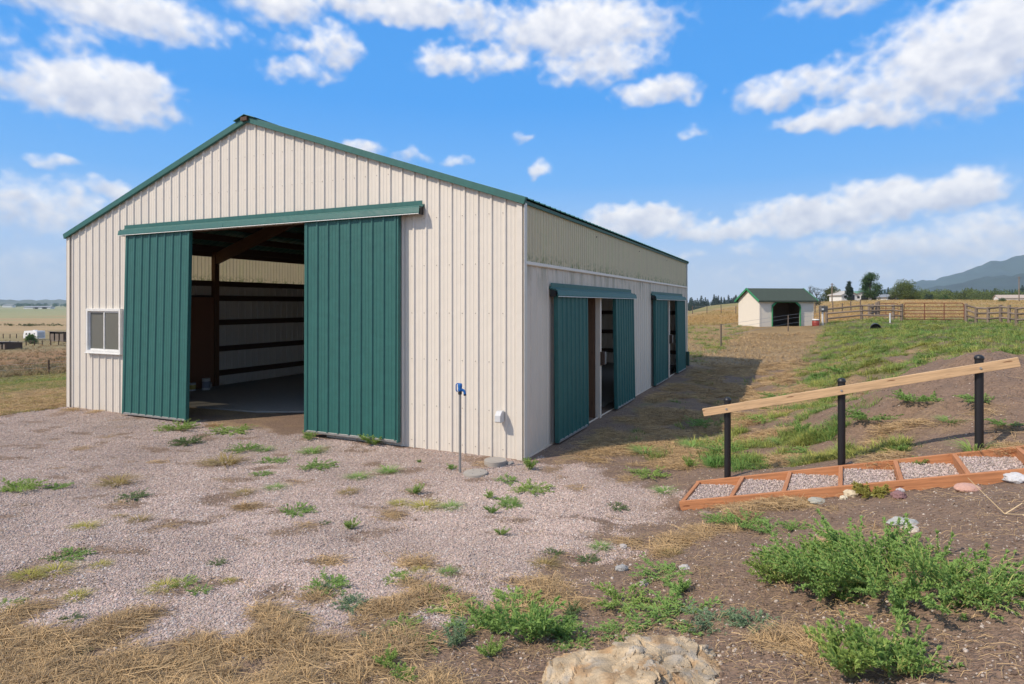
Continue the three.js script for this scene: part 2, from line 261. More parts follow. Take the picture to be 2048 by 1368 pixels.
{ // the wide land to the horizon
  const far = (a, b, n, p) => Array.from({ length: n }, (_, i) => a + (b - a) * Math.pow((i + 1) / n, p));
  const xs = [...far(NEAR.x0, -7000, 130, 3.6).reverse(), ...span(NEAR.x0, NEAR.x1, 100), ...far(NEAR.x1, 7000, 130, 3.6)];
  const zs = [...far(NEAR.z0, -9000, 230, 3.4).reverse(), ...span(NEAR.z0, NEAR.z1, 80), ...far(NEAR.z1, 400, 30, 2.5)];
  const inside = (x, z) => 0.3 * clamp(Math.min(x - NEAR.x0, NEAR.x1 - x, z - NEAR.z0, NEAR.z1 - z) / 0.25);
  const g = gridGeo(xs, zs, inside), p = g.attributes.position, col = new Float32Array(p.count * 3);
  const L = (a, b, t) => a.map((q, i) => q + (b[i] - q) * t);
  for (let i = 0; i < p.count; i++) {
    const x = p.getX(i), z = p.getZ(i), [c, b] = toBarn(x, z), d = Math.hypot(x, z), e = -c - 11.2;
    const nA = fbm(x * 0.05, z * 0.05, 4), nB = fbm(x * 0.3, z * 0.3, 4), nF = fbm(x * 0.004 + 3, z * 0.012, 3);
    let k;
    if (e > 0 && b > -30) {
      const lawn = [0.27, 0.235, 0.085], weed = [0.16, 0.14, 0.065], rust = [0.33, 0.19, 0.085], pad = [0.28, 0.22, 0.10], tan = [0.40, 0.28, 0.14], green = [0.22, 0.25, 0.10], olive = [0.30, 0.29, 0.14];
      k = lawn;
      k = L(k, weed, sm(52, 62, e + nB * 8)); k = L(k, rust, sm(78, 92, e + nB * 12)); k = L(k, pad, sm(130, 160, e + nA * 20)); k = L(k, tan, sm(240, 290, e + nA * 40));
      k = L(k, olive, sm(500, 620, e + nF * 300)); k = L(k, green, 0.8 * sm(0.05, 0.3, nF + 0.25 * Math.sin(e * 0.006)) * sm(650, 800, e));
    } else {
      const w = cover(x, z); k = mixCol(w);
      const gold = [0.44, 0.285, 0.115], pale = [0.40, 0.33, 0.17], gr = [0.19, 0.22, 0.07];
      const fenced = sm(42, 48, -z + (x > 24 ? 0 : -6));
      k = L(k, L(gold, gr, sm(0.0, 0.5, nA + nB * 0.4)), sm(20, 30, b) * sm(6.5, 4, c + (b - 30) * 0.03) * 0.7);
      k = L(k, [0.33, 0.235, 0.125], fenced * sm(60, 48, -z) * 0.85);
      k = L(k, gold, sm(52, 75, d + nB * 6) * fenced);
      k = L(k, pale, 0.6 * sm(0.1, 0.4, nF) * sm(70, 120, d)); k = L(k, gr, 0.5 * sm(0.15, 0.4, -nF + nA * 0.3) * sm(120, 260, d)); k = L(k, [0.16, 0.20, 0.09], sm(500, 900, d));
    }
    const t = 1 + 0.35 * nB * sm(400, 20, d) + 0.2 * nA; col.set(k.map((q) => q * t), i * 3);
  }
  g.setAttribute('color', new THREE.BufferAttribute(col, 3));
  const gt = grainTex.clone(); gt.repeat.set(0.4, 0.4); gt.needsUpdate = true; const bt = bumpTex.clone(); bt.repeat.set(0.7, 0.7); bt.needsUpdate = true;
  tag(mesh('ground', g, std({ vertexColors: true, map: gt, bumpMap: bt, bumpScale: 0.08, roughness: 0.98 })), 'dry golden pasture and fields reaching to the horizon', 'ground', null, 'structure');
}
console.log('land done');

// ------------------------------------------------------------------ the barn
M.cream = std({ color: lin(0.70, 0.65, 0.575), map: sheetTex, bumpMap: oilTex, bumpScale: 0.0035, roughness: 0.42 });
const creams = [1, 0.975, 1.02].map((k) => { const m = M.cream.clone(); m.color.multiplyScalar(k); return m; });
M.green = std({ color: lin(0.024, 0.126, 0.113), map: greenTex, bumpMap: oilTex, bumpScale: 0.0035, roughness: 0.5 });
M.roof = M.green;
M.timber = wood(0.17, 0.085, 0.042);
M.timberDark = wood(0.09, 0.05, 0.03);
M.white = std({ color: lin(0.76, 0.76, 0.74), map: grainTex, roughness: 0.5 });
M.steel = std({ color: lin(0.42, 0.42, 0.41), metalness: 0.7, roughness: 0.5, map: grainTex });
M.screw = std({ color: lin(0.30, 0.27, 0.24), metalness: 0.4, roughness: 0.5 });
M.concrete = std({ color: lin(0.36, 0.33, 0.295), map: grainTex, bumpMap: bumpTex, bumpScale: 0.003, roughness: 0.95 });
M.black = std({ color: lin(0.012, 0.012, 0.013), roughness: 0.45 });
M.glass = phys({ color: lin(0.30, 0.31, 0.28), roughness: 0.12, transmission: 0.55, thickness: 0, ior: 1.5 });
const BW = 10.94, BL = 14.63, EAVE = 3.76, PITCH = 0.333, SHEET = BW / 12, RIB = SHEET / 4;
const roofY = (x) => EAVE + PITCH * (BW / 2 - Math.abs(x + BW / 2));
function ribs(x0, x1, period, origin, h = 0.020, minor = true) {              // rib profile: [x, outward] between x0 and x1
  const pts = [], bw = period * 0.13, tw = period * 0.055;
  const k0 = Math.floor((x0 - origin) / period) - 1, k1 = Math.ceil((x1 - origin) / period) + 1;
  for (let k = k0; k <= k1; k++) {
    const m = origin + k * period; pts.push([m - bw, 0], [m - tw, h], [m + tw, h], [m + bw, 0]);
    if (minor) for (const f of [0.36, 0.64]) { const q = m + f * period; pts.push([q - 0.012, 0], [q - 0.005, 0.0035], [q + 0.005, 0.0035], [q + 0.012, 0]); }
  }
  const val = (x) => { for (let i = 0; i < pts.length - 1; i++) if (x >= pts[i][0] && x <= pts[i + 1][0]) return lerp(pts[i][1], pts[i + 1][1], (x - pts[i][0]) / Math.max(1e-9, pts[i + 1][0] - pts[i][0])); return 0; };
  return [[x0, val(x0)], ...pts.filter((p) => p[0] > x0 + 1e-4 && p[0] < x1 - 1e-4), [x1, val(x1)]];
}
// a standing sheet in the plane z = 0 facing +z; pieces: [x0, x1, yBottom(x), yTop(x)]
function standing(pieces, period, origin, h, uvf = (x, y) => [x, y], minor = true) {
  const pos = [], uv = [];
  for (const [x0, x1, yb, yt] of pieces) {
    const pr = ribs(x0, x1, period, origin, h, minor), fb = typeof yb === 'function' ? yb : () => yb, ft = typeof yt === 'function' ? yt : () => yt;
    for (let i = 0; i < pr.length - 1; i++) {
      const [a, za] = pr[i], [b, zb] = pr[i + 1], q = [[a, fb(a), za], [b, fb(b), zb], [b, ft(b), zb], [a, ft(a), za]];
      for (const k of [0, 1, 2, 0, 2, 3]) { pos.push(...q[k]); uv.push(...uvf(q[k][0], q[k][1])); }
    }
  }
  return rawGeo(pos, uv);
}
const barn = base('barn', [CX, 0, CZ], TURN);
tag(barn, 'large cream metal pole barn with green sliding doors and green roof trim', 'barn');
const group = (name, parent, pos = [0, 0, 0], turn = 0) => { const o = new THREE.Group(); o.name = name; o.position.set(...pos); o.rotation.y = turn; parent.add(o); return o; };
const DOOR = [-7.294, -3.647], DOORH = 3.66, WIN = [-10.17, -9.1, 1.27, 2.12];
{ // front and rear gable walls, sheet by sheet
  for (const rear of [false, true]) {
    const wall = group(rear ? 'rear_wall' : 'front_wall', barn, [rear ? -BW : 0, 0, rear ? -BL : 0], rear ? Math.PI : 0);
    for (let k = 0; k < 12; k++) {
      const x0 = -(k + 1) * SHEET, x1 = -k * SHEET, top = (x) => roofY(rear ? -BW - x : x) + 0.02, cuts = [x0, x1];
      if (!rear) for (const q of [...DOOR, WIN[0], WIN[1]]) if (q > x0 + 0.002 && q < x1 - 0.002) cuts.push(q);
      if (-BW / 2 > x0 + 0.002 && -BW / 2 < x1 - 0.002) cuts.push(-BW / 2);
      cuts.sort((a, b) => a - b);
      const pieces = [];
      for (let i = 0; i < cuts.length - 1; i++) {
        const a = cuts[i], b = cuts[i + 1], m = (a + b) / 2;
        if (!rear && m > DOOR[0] && m < DOOR[1]) pieces.push([a, b, DOORH, top]);
        else if (!rear && m > WIN[0] && m < WIN[1]) pieces.push([a, b, -0.06, WIN[2]], [a, b, WIN[3], top]);
        else pieces.push([a, b, rear ? -0.05 : -0.06, top]);
      }
      mesh('siding_sheet', standing(pieces, RIB, -0.055, 0.021), creams[(k * 2 + (k >> 1)) % 3], wall);
    }
    if (!rear) { // screw heads along the girts
      const g = [], head = new THREE.CylinderGeometry(0.006, 0.007, 0.006, 6).rotateX(Math.PI / 2).toNonIndexed();
      for (const y of [0.12, 0.68, 1.4, 2.12, 2.86, 3.6, 4.35, 4.95]) for (let k = 0; k < 48; k++) for (const o of [0.042]) {
        const x = -0.055 - k * RIB - o; if (x < -BW + 0.05 || y > roofY(x) - 0.15 || (x > DOOR[0] && x < DOOR[1] && y < DOORH + 0.1) || (x > WIN[0] - 0.05 && x < WIN[1] + 0.05 && y > WIN[2] && y < WIN[3])) continue;
        g.push(head.clone().translate(x, y, 0.004));
      }
      mesh('screws', g, M.screw, wall).userData.kind = 'stuff';
    }
  }
}
// side walls: ribbed cream sheets below, milky light panels under the eave
const SIDE_DOORS = [[1.9, 5.3], [9.4, 12.6]], SDH = 2.42, BAND = 2.86;
{
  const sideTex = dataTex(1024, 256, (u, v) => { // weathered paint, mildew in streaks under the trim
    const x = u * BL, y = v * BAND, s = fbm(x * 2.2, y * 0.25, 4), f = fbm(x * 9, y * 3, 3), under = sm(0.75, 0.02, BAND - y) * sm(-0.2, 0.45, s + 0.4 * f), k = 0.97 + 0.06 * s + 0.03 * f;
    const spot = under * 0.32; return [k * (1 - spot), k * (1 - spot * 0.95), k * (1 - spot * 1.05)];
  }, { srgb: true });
  const lightTex = dataTex(1024, 128, (u, v) => {
    const x = u * BL, y = v * 0.92, s = fbm(x * 3.1 + 8, y * 0.6, 4), f = fbm(x * 11, y * 9, 3), low = sm(0.3, 0.0, y) * sm(-0.05, 0.4, s * 0.7 + f * 0.8 + 0.1), m = sm(0.1, 0.6, s + 0.4 * f);
    const k = 0.95 + 0.1 * s; return [k * (1 - 0.5 * low - 0.10 * m), k * (1 - 0.45 * low - 0.06 * m), k * (1 - 0.55 * low - 0.12 * m)];
  }, { srgb: true });
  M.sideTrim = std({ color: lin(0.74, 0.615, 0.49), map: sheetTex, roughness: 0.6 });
  M.side = std({ color: lin(0.70, 0.60, 0.49), map: sideTex, roughness: 0.6 });  // cream siding colour warmed to offset blue skylight on this shaded wall
  M.light = phys({ color: lin(0.82, 0.70, 0.46), map: lightTex, roughness: 1, transmission: 0.3, thickness: 0 });
  for (const right of [true, false]) {
    const wall = group(right ? 'side_wall' : 'far_side_wall', barn, right ? [0, 0, 0] : [-BW, 0, -BL], right ? Math.PI / 2 : -Math.PI / 2);
    // wall axes: x runs along the wall (to the rear on the right side), z outward
    for (let k = 0; k < 16; k++) {
      const w = BL / 16, x0 = k * w, x1 = x0 + w, pieces = []; const cuts = [x0, x1];
      if (right) for (const [a, b] of SIDE_DOORS) for (const q of [a, b]) if (q > x0 + 0.002 && q < x1 - 0.002) cuts.push(q);
      cuts.sort((a, b) => a - b);
      for (let i = 0; i < cuts.length - 1; i++) { const m = (cuts[i] + cuts[i + 1]) / 2, inDoor = right && SIDE_DOORS.some(([a, b]) => m > a && m < b); pieces.push([cuts[i], cuts[i + 1], inDoor ? SDH : -0.08, BAND]); }
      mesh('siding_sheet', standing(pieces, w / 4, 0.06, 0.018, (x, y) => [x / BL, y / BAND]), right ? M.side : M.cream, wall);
      mesh('light_panel', standing([[x0, x1, BAND - 0.03, EAVE + 0.02]], w / 8, 0.02, 0.010, (x, y) => [x / BL, (y - BAND + 0.03) / 0.93], false).translate(0, 0, -0.012), M.light, wall);
    }
    const trim = mesh('trim_strip', extrudeX([[0.0, BAND - 0.03], [0.03, BAND - 0.03], [0.036, BAND - 0.018], [0.012, BAND + 0.03], [0, BAND + 0.03]], 0.05, BL - 0.02), M.sideTrim, wall);
    trim.userData.label = 'narrow cream trim between light panels and siding';
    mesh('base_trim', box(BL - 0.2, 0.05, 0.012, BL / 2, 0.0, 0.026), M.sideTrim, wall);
    mesh('eave_trim', extrudeX([[0.0, EAVE - 0.045], [0.022, EAVE - 0.045], [0.03, EAVE + 0.0], [0.0, EAVE + 0.0]], -0.01, BL + 0.01), M.green, wall);
  }
  // corner trims
  for (const [x, z, s] of [[0, 0, 1], [-BW, 0, -1], [0, -BL, 1], [-BW, -BL, -1]]) {
    const f = z === 0 ? 1 : -1;
    mesh('corner_trim', [box(0.09, EAVE + 0.02, 0.012, x - s * 0.043, EAVE / 2 - 0.045, z + f * 0.029, 0.003), box(0.012, EAVE + 0.02, 0.10, x + s * 0.028, EAVE / 2 - 0.045, z - f * 0.02, 0.003)], M.cream, barn);
  }
}
{ // roof: sheets with ribs running down the slope, ridge cap, rake trims
  const roof = group('roof', barn), sl = Math.hypot(1, PITCH), half = BW / 2 + 0.05, LEN = half * sl, ang = Math.atan(PITCH);
  for (const side of [1, -1]) for (let k = 0; k < 16; k++) {
    const w = (BL + 0.16) / 16, x0 = k * w - 0.08, g = standing([[x0, x0 + w, 0, LEN]], w / 4, 0.03, 0.02).rotateX(-Math.PI / 2);   // x along the barn, -z up the slope
    g.rotateX(ang).rotateY(side > 0 ? Math.PI / 2 : -Math.PI / 2); const m = mesh('roof_sheet', g, M.roof, roof);
    m.position.set(-BW / 2 + side * half, EAVE - 0.05 * PITCH + 0.045, side > 0 ? 0 : -BL);
  }
  const rx = -BW / 2, ry = roofY(-BW / 2) + 0.085;
  mesh('ridge_cap', [beam([rx + 0.13, ry - 0.02, 0.12], [rx + 0.13, ry - 0.02, -BL - 0.1], 0.29, 0.012).applyMatrix4(new THREE.Matrix4()), beam([rx - 0.13, ry - 0.02, 0.12], [rx - 0.13, ry - 0.02, -BL - 0.1], 0.29, 0.012)].map((g, i) => { const s = i ? 1 : -1, c = [rx, ry - 0.02, 0]; return g.translate(-rx - (i ? -0.13 : 0.13), -c[1], 0).rotateZ(s * ang).translate(rx + (i ? -0.13 : 0.13), c[1], 0); }), M.green, roof);
  mesh('ridge_end', box(0.16, 0.07, 0.05, rx, ry - 0.055, 0.10), M.timberDark, roof);
  for (const z of [0.052, -BL - 0.052]) for (const s of [1, -1]) {
    const a = [rx + s * (half + 0.01), EAVE - 0.05 * PITCH - 0.002, z], b = [rx + s * 0.02, roofY(rx) + 0.03, z];
    mesh('rake_trim', beam(a, b, 0.055, 0.105), M.green, roof);
  }
}
{ // timber frame inside: posts, rafters, girts, purlins
  const frame = group('timber_frame', barn), bays = [0.12, 3.66, 7.315, 10.97, BL - 0.12];
  bays.forEach((b, i) => {
    for (const x of [-0.11, -BW + 0.11]) mesh('post', box(0.14, EAVE, 0.14, x, EAVE / 2 - 0.05, -b), i === 1 || i === 3 ? M.timber : M.timberDark, frame);
    for (const s of [1, -1]) mesh('rafter', beam([-BW / 2 + s * (BW / 2 - 0.05), EAVE - 0.30, -b], [-BW / 2, roofY(-BW / 2) - 0.36, -b], 0.09, 0.30), M.timber, frame);
  });
  for (const x of [-BW + 0.055, -0.055]) for (const y of [0.35, 1.02, 1.75, 2.42, 2.82, 3.62]) {
    if (x > -1 && y < 2.5) { for (const [a, b] of [[0.2, 1.9], [5.45, 9.4], [12.8, 14.4]]) mesh('girt', box(0.05, 0.14, b - a, x, y, -(a + b) / 2), M.timberDark, frame); } else mesh('girt', box(0.05, 0.15, BL - 0.4, x, y, -BL / 2), M.timberDark, frame);
  }
  for (let y = 0.5; y < 5.2; y += 0.72) { const hw = y < EAVE ? BW / 2 - 0.15 : (roofY(-BW / 2) - y) / PITCH - 0.3; if (hw > 0.3) mesh('girt', box(2 * hw, 0.14, 0.05, -BW / 2, y, -BL + 0.06), M.timberDark, frame); }
  for (const s of [1, -1]) for (let k = 0; k < 8; k++) { const f = (k + 0.35) / 8.1, x = -BW / 2 + s * (BW / 2) * (1 - f), y = lerp(EAVE, roofY(-BW / 2), f) - 0.09; mesh('purlin', box(0.05, 0.16, BL - 0.3, x, y, -BL / 2), M.timberDark, frame); }
  // door frame
  mesh('door_jamb', box(0.15, DOORH, 0.14, DOOR[0] - 0.075, DOORH / 2 - 0.03, -0.1), M.timberDark, frame); mesh('door_jamb', box(0.15, DOORH, 0.14, DOOR[1] + 0.075, DOORH / 2 - 0.03, -0.1), M.timberDark, frame);
  mesh('door_header', box(DOOR[1] - DOOR[0] + 0.3, 0.28, 0.1, (DOOR[0] + DOOR[1]) / 2, DOORH + 0.14, -0.09), M.timberDark, frame);
  const osb = dataTex(256, 256, (u, v) => { const k = 0.75 + 0.5 * n2(u * 20, v * 60) * 0.5 + 0.3 * n2(u * 60, v * 25); return [k, k * 0.95, k * 0.9]; }, { srgb: true });
  M.osb = std({ color: lin(0.34, 0.16, 0.085), map: osb, roughness: 0.9 });
  for (const k of [0, 1, 2]) mesh('wall_board', box(0.015, 2.44, 1.2, -BW + 0.13, 1.22, -(0.62 + k * 1.22)), M.osb, frame);
}
{ // floor: earth by the door, a concrete slab further in
  const slab = new THREE.Shape([[-10.7, 0.9], [-6.6, 1.2], [-0.25, 4.2], [-0.25, 14.4], [-10.7, 14.4]].map(([x, z]) => new THREE.Vector2(x, z)));
  mesh('floor_slab', metreUV(new THREE.ExtrudeGeometry(slab, { depth: 0.08, bevelEnabled: false }).rotateX(-Math.PI / 2)), M.concrete, barn).position.y = -0.05;
}
// a sliding door leaf hung from its top edge, outside the wall: origin at the top left
function leaf(name, parent, x0, x1, h, top, z, tilt, mat, period, label) {
  const w = x1 - x0, d = group(name, parent, [x0, top, z]); d.rotation.x = tilt; if (label) d.userData.label = label;
  const n = Math.max(2, Math.round(w / 0.93)), sw = w / n;
  for (let k = 0; k < n; k++) mesh('door_sheet', standing([[k * sw, (k + 1) * sw, -h + 0.03, 0]], period, 0.03, 0.02).translate(0, 0, 0.03), mat, d);
  for (const x of [0.02, w - 0.02]) mesh('stile', box(0.05, h, 0.055, x, -h / 2, 0), M.timberDark, d);
  mesh('edge_trim', box(0.03, h, 0.074, -0.001, -h / 2, 0.012, 0.003), mat, d); mesh('edge_trim', box(0.03, h, 0.074, w + 0.001, -h / 2, 0.012, 0.003), mat, d);
  for (const y of [0.1, h * 0.36, h * 0.66]) mesh('rail', box(w - 0.1, 0.09, 0.04, w / 2, -y, 0), M.timberDark, d);
  mesh('bottom_rail', box(w + 0.02, 0.04, 0.06, w / 2, -h + 0.015, 0.014), M.steel, d);
  return d;
}
leaf('sliding_door', barn, -8.76, -6.9, 3.66, 3.70, 0.085, R(-1.25), M.green, RIB, 'green sliding door beside the window, bottom hanging outward');
leaf('sliding_door', barn, -4.0, -2.10, 3.62, 3.70, 0.085, R(-0.2), M.green, RIB, 'green sliding door between opening and water hydrant');
function trackCover(parent, x0, x1, y, z, s = 1, joint) {
  const t = group('track_cover', parent, [0, y, z]);
  const prof = [[0, 0.165], [0.012, 0.165], [0.03, 0.14], [0.135 * s, 0.10], [0.15 * s, 0.02], [0.147 * s, 0.0], [0.135 * s, 0.0], [0.135 * s, 0.085], [0.03, 0.12], [0, 0.12]];
  for (const [a, b] of joint ? [[x0, joint], [joint + 0.006, x1]] : [[x0, x1]]) mesh('cover_sheet', extrudeX(prof, a, b), M.green, t);
  mesh('lip', box(x1 - x0, 0.012, 0.006, (x0 + x1) / 2, 0.0, 0.152 * s), M.white, t);
  mesh('rail_track', box(x1 - x0 - 0.04, 0.06, 0.05, (x0 + x1) / 2, 0.06, 0.09 * s), M.black, t);
  mesh('flashing', box(x1 - x0 - 0.04, 0.07, 0.008, (x0 + x1) / 2, 0.185, 0.022), M.green, t);
  for (const x of [x0 + 0.012, x1 - 0.012]) mesh('end_bracket', box(0.02, 0.13, 0.1, x, 0.06, 0.06), M.black, t);
  return t;
}
trackCover(barn, -8.97, -1.68, 3.655, 0.022, 1, -5.95);
{ // side doors
  const side = barn.children.find((o) => o.name === 'side_wall');
  const L = [[1.08, 2.6], [4.55, 6.1], [8.62, 10.3], [11.95, 13.4]], names = ['near hydrant corner', 'right of first side post', 'left of second side post', 'at the rear corner'];
  const gaps = ['green side door beside the front corner of the barn', 'green side door past the first white post', 'green side door before the second white post', 'green side door at the rear corner'];
  L.forEach(([a, b], i) => leaf('side_door', side, a, b, 2.36, 2.40, 0.09, R([-0.5, -0.9, -0.3, -0.8][i]), M.green, 0.21, gaps[i]));
  trackCover(side, 0.98, 6.25, 2.38, 0.02, 1.05, 3.6); trackCover(side, 8.5, 13.45, 2.38, 0.02, 1.05);
  for (const b of [3.66, 10.97]) {
    const p = group('center_post', side, [b, 0, 0.02]);
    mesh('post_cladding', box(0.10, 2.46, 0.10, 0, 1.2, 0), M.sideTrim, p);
    mesh('latch_box', box(0.12, 0.26, 0.09, 0.02, 1.18, 0.085), M.timberDark, p); mesh('latch_plate', box(0.045, 0.24, 0.012, 0.045, 1.19, 0.137), M.steel, p);
  }
  mesh('electrical_box', box(0.16, 0.5, 0.1, 14.5, 0.3, 0.06), std({ color: lin(0.03, 0.07, 0.05) }), side);
}
{ // sliding window in the front wall
  const [a, b, y0, y1] = WIN, w = group('window', barn, [(a + b) / 2, (y0 + y1) / 2, 0.02]), W = b - a, H = y1 - y0;
  for (const y of [-1, 1]) mesh('window_frame', box(W + 0.09, 0.055, 0.075, 0, y * (H / 2 + 0.015), 0.01), M.white, w);
  for (const x of [-1, 1]) mesh('window_frame', box(0.055, H + 0.02, 0.073, x * (W / 2 + 0.015), 0, 0.01), M.white, w);
  for (const [s, z] of [[-1, -0.012], [1, 0.012]]) {
    const f = group('sash', w, [s * W / 4, 0, z]);
    for (const y of [-1, 1]) mesh('sash_rail', box(W / 2, 0.04, 0.03, 0, y * (H / 2 - 0.02), 0), M.white, f);
    for (const x of [-1, 1]) mesh('sash_rail', box(0.034, H - 0.03, 0.028, x * (W / 4 - 0.012), 0, 0.001), M.white, f);
    mesh('pane', new THREE.PlaneGeometry(W / 2 - 0.03, H - 0.06), M.glass, f);
  }
  mesh('window_sill', box(W + 0.12, 0.02, 0.10, 0, -H / 2 - 0.05, 0.02), M.white, w);
}
{ // weatherproof outlet cover on the front wall
  const o = group('outlet_cover', barn, [-0.33, 0.62, 0.0]);
  mesh('back_plate', box(0.085, 0.13, 0.03, 0, 0, 0.035), M.steel, o);
  const hood = new THREE.Shape([[0.03, -0.075], [0.03, 0.075], [0.09, 0.075], [0.145, 0.02], [0.15, -0.06], [0.13, -0.075]].map((p) => new THREE.Vector2(...p)));
  mesh('hood', metreUV(new THREE.ExtrudeGeometry(hood, { depth: 0.08, bevelEnabled: true, bevelSize: 0.006, bevelThickness: 0.006, bevelSegments: 2 }).rotateY(-Math.PI / 2).translate(0.04, 0, 0.018)), std({ color: lin(0.55, 0.56, 0.57), roughness: 0.35 }), o);
  mesh('plug', rod([0.0, -0.09, 0.10], [0.0, -0.06, 0.10], 0.012), M.black, o);
}
console.log('barn done');

// ------------------------------------------------------------------ timber steps with gravel treads and a hand rail
M.redwood = wood(0.50, 0.215, 0.095, { bumpScale: 0.003 });
M.fir = wood(0.60, 0.40, 0.225);
M.postBlack = std({ color: lin(0.014, 0.014, 0.016), roughness: 0.42 });
{
  const st = base('timber_steps', [SX, 0, SZ], -Math.atan2(SDZ, SDX));
  tag(st, 'red-stained timber frame of garden steps filled with gravel', 'steps');
  const yaw = 0, q0 = 0.10, q1 = 0.95, r0 = -0.33, r1 = 4.75, T = 0.04, HB = 0.15;
  const sl = (r, dy = 0) => stepY(r) + dy;
  for (const q of [q0, q1]) mesh('stringer', beam([r0, sl(r0, -HB / 2), q], [r1, sl(r1, -HB / 2), q], T, HB), M.redwood, st);
  const rows = []; for (let r = r0 + 0.02; r < r1 - 0.1; r += 0.502) rows.push(r);
  rows.forEach((r, i) => mesh('riser', box(T, 0.14, q1 - q0 - T, 0, 0, 0).rotateZ(0.06).translate(r, sl(r, -0.072 + (i % 2) * 0.004), (q0 + q1) / 2), M.redwood, st));
  const gt = grainTex.clone(); gt.repeat.set(3, 3); gt.needsUpdate = true;
  M.treadBed = std({ color: lin(0.34, 0.28, 0.26), map: gt, roughness: 0.95 });
  const pr = rng(31), pebble = new THREE.IcosahedronGeometry(1, 0), m4 = new THREE.Matrix4(), qt = new THREE.Quaternion(), eu = new THREE.Euler();
  for (let i = 0; i < rows.length - 1; i++) {
    const a = rows[i] + T / 2, b = rows[i + 1] - T / 2, ya = sl(rows[i]) - 0.018, yb = ya + (b - a) * 0.10;
    mesh('tread_bed', beam([a, ya - 0.05, (q0 + q1) / 2], [b, yb - 0.05, (q0 + q1) / 2], q1 - q0 - T, 0.08, 0.001), M.treadBed, st);
    const N = 1500, im = new THREE.InstancedMesh(pebble, std({ color: 0xffffff, roughness: 0.9 }), N); im.name = 'tread_gravel'; im.userData.kind = 'stuff';
    for (let k = 0; k < N; k++) {
      const f = pr(), s = 0.005 + 0.008 * pr() * pr(); eu.set(pr() * 6, pr() * 6, pr() * 6); qt.setFromEuler(eu);
      m4.compose(new THREE.Vector3(lerp(a, b, f) , lerp(ya, yb, f) - 0.008 + s * 0.5, lerp(q0 + T / 2 + 0.01, q1 - T / 2 - 0.01, pr())), qt, new THREE.Vector3(s * 1.25, s * 0.8, s));
      im.setMatrixAt(k, m4); const t = 0.55 + 0.75 * pr(); im.setColorAt(k, lin(0.46 * t, (0.36 + 0.03 * pr()) * t, (0.32 + 0.04 * pr()) * t));
    }
    st.add(im);
  }
}
{
  const labels = ['black round rail post at the foot of the steps', 'black round rail post in the middle of the steps', 'black round rail post with grass round its foot'];
  const rail = base('hand_rail', [SX, 0, SZ], -Math.atan2(SDZ, SDX));
  tag(rail, 'sloping pale wooden handrail board on three black posts beside timber steps', 'handrail');
  const ys = (r) => 1.143 + 0.25 * r;
  mesh('rail_board', beam([-0.27, ys(-0.27) - 0.125, 0.062], [2.72, ys(2.72) - 0.125, 0.062], 0.038, 0.092), M.fir, rail);
  [0, 1.1986, 2.416].forEach((r, i) => {
    const p = group('post', rail, [r, stepY(r) - 0.15, 0]); p.userData.label = labels[i];
    const h = ys(r) - stepY(r) + 0.15;
    mesh('post_tube', new THREE.CylinderGeometry(0.038, 0.038, h - 0.03, 20).translate(0, (h - 0.03) / 2, 0), M.postBlack, p);
    mesh('post_cap', new THREE.LatheGeometry([[0.0385, 0], [0.043, 0.002], [0.043, 0.02], [0.034, 0.038], [0.018, 0.047], [0.0001, 0.05]].map((q) => new THREE.Vector2(...q)), 20).translate(0, h - 0.045, 0), M.postBlack, p);
    mesh('bolt', rod([0, h - 0.125 + 0.0, 0.078], [0, h - 0.125, 0.09], 0.011), M.steel, p);
  });
}
// ------------------------------------------------------------------ yard hydrant, concrete lids
{
  const [x, y, z] = onGround(920, 945);
  const o = base('yard_hydrant', [x, y, z], R(14)); tag(o, 'blue-headed frost-proof water hydrant on a galvanised standpipe', 'hydrant');
  M.blue = std({ color: lin(0.012, 0.13, 0.42), roughness: 0.35 });
  mesh('standpipe', new THREE.CylinderGeometry(0.0175, 0.0175, 1.12, 14).translate(0, 0.51, 0), M.steel, o);
  mesh('collar', new THREE.CylinderGeometry(0.026, 0.026, 0.04, 8).translate(0, 1.07, 0), std({ color: lin(0.02, 0.02, 0.022), roughness: 0.5 }), o);
  const head = new THREE.LatheGeometry([[0.0001, 0.10], [0.02, 0.098], [0.03, 0.088], [0.031, 0.06], [0.026, 0.03], [0.03, 0.02], [0.03, 0.0], [0.02, -0.01]].map((q) => new THREE.Vector2(...q)), 16).translate(0, 1.10, 0);
  mesh('head', head, M.blue, o);
  mesh('spout', [rod([0.02, 1.115, 0.01], [0.058, 1.095, 0.02], 0.019, 0.017, 12), rod([0.055, 1.10, 0.02], [0.062, 1.055, 0.022], 0.016, 0.018, 12)], M.blue, o);
  mesh('nozzle', rod([0.062, 1.055, 0.022], [0.064, 1.035, 0.023], 0.019, 0.019, 12), M.black, o);
  const hp = [[-0.005, 1.195, 0], [-0.04, 1.195, 0], [-0.052, 1.18, 0], [-0.052, 1.11, 0], [-0.035, 1.085, 0]].map((p) => new THREE.Vector3(...p));
  mesh('handle', new THREE.TubeGeometry(new THREE.CatmullRomCurve3(hp, false, 'catmullrom', 0.1), 20, 0.008, 8), M.blue, o);
}
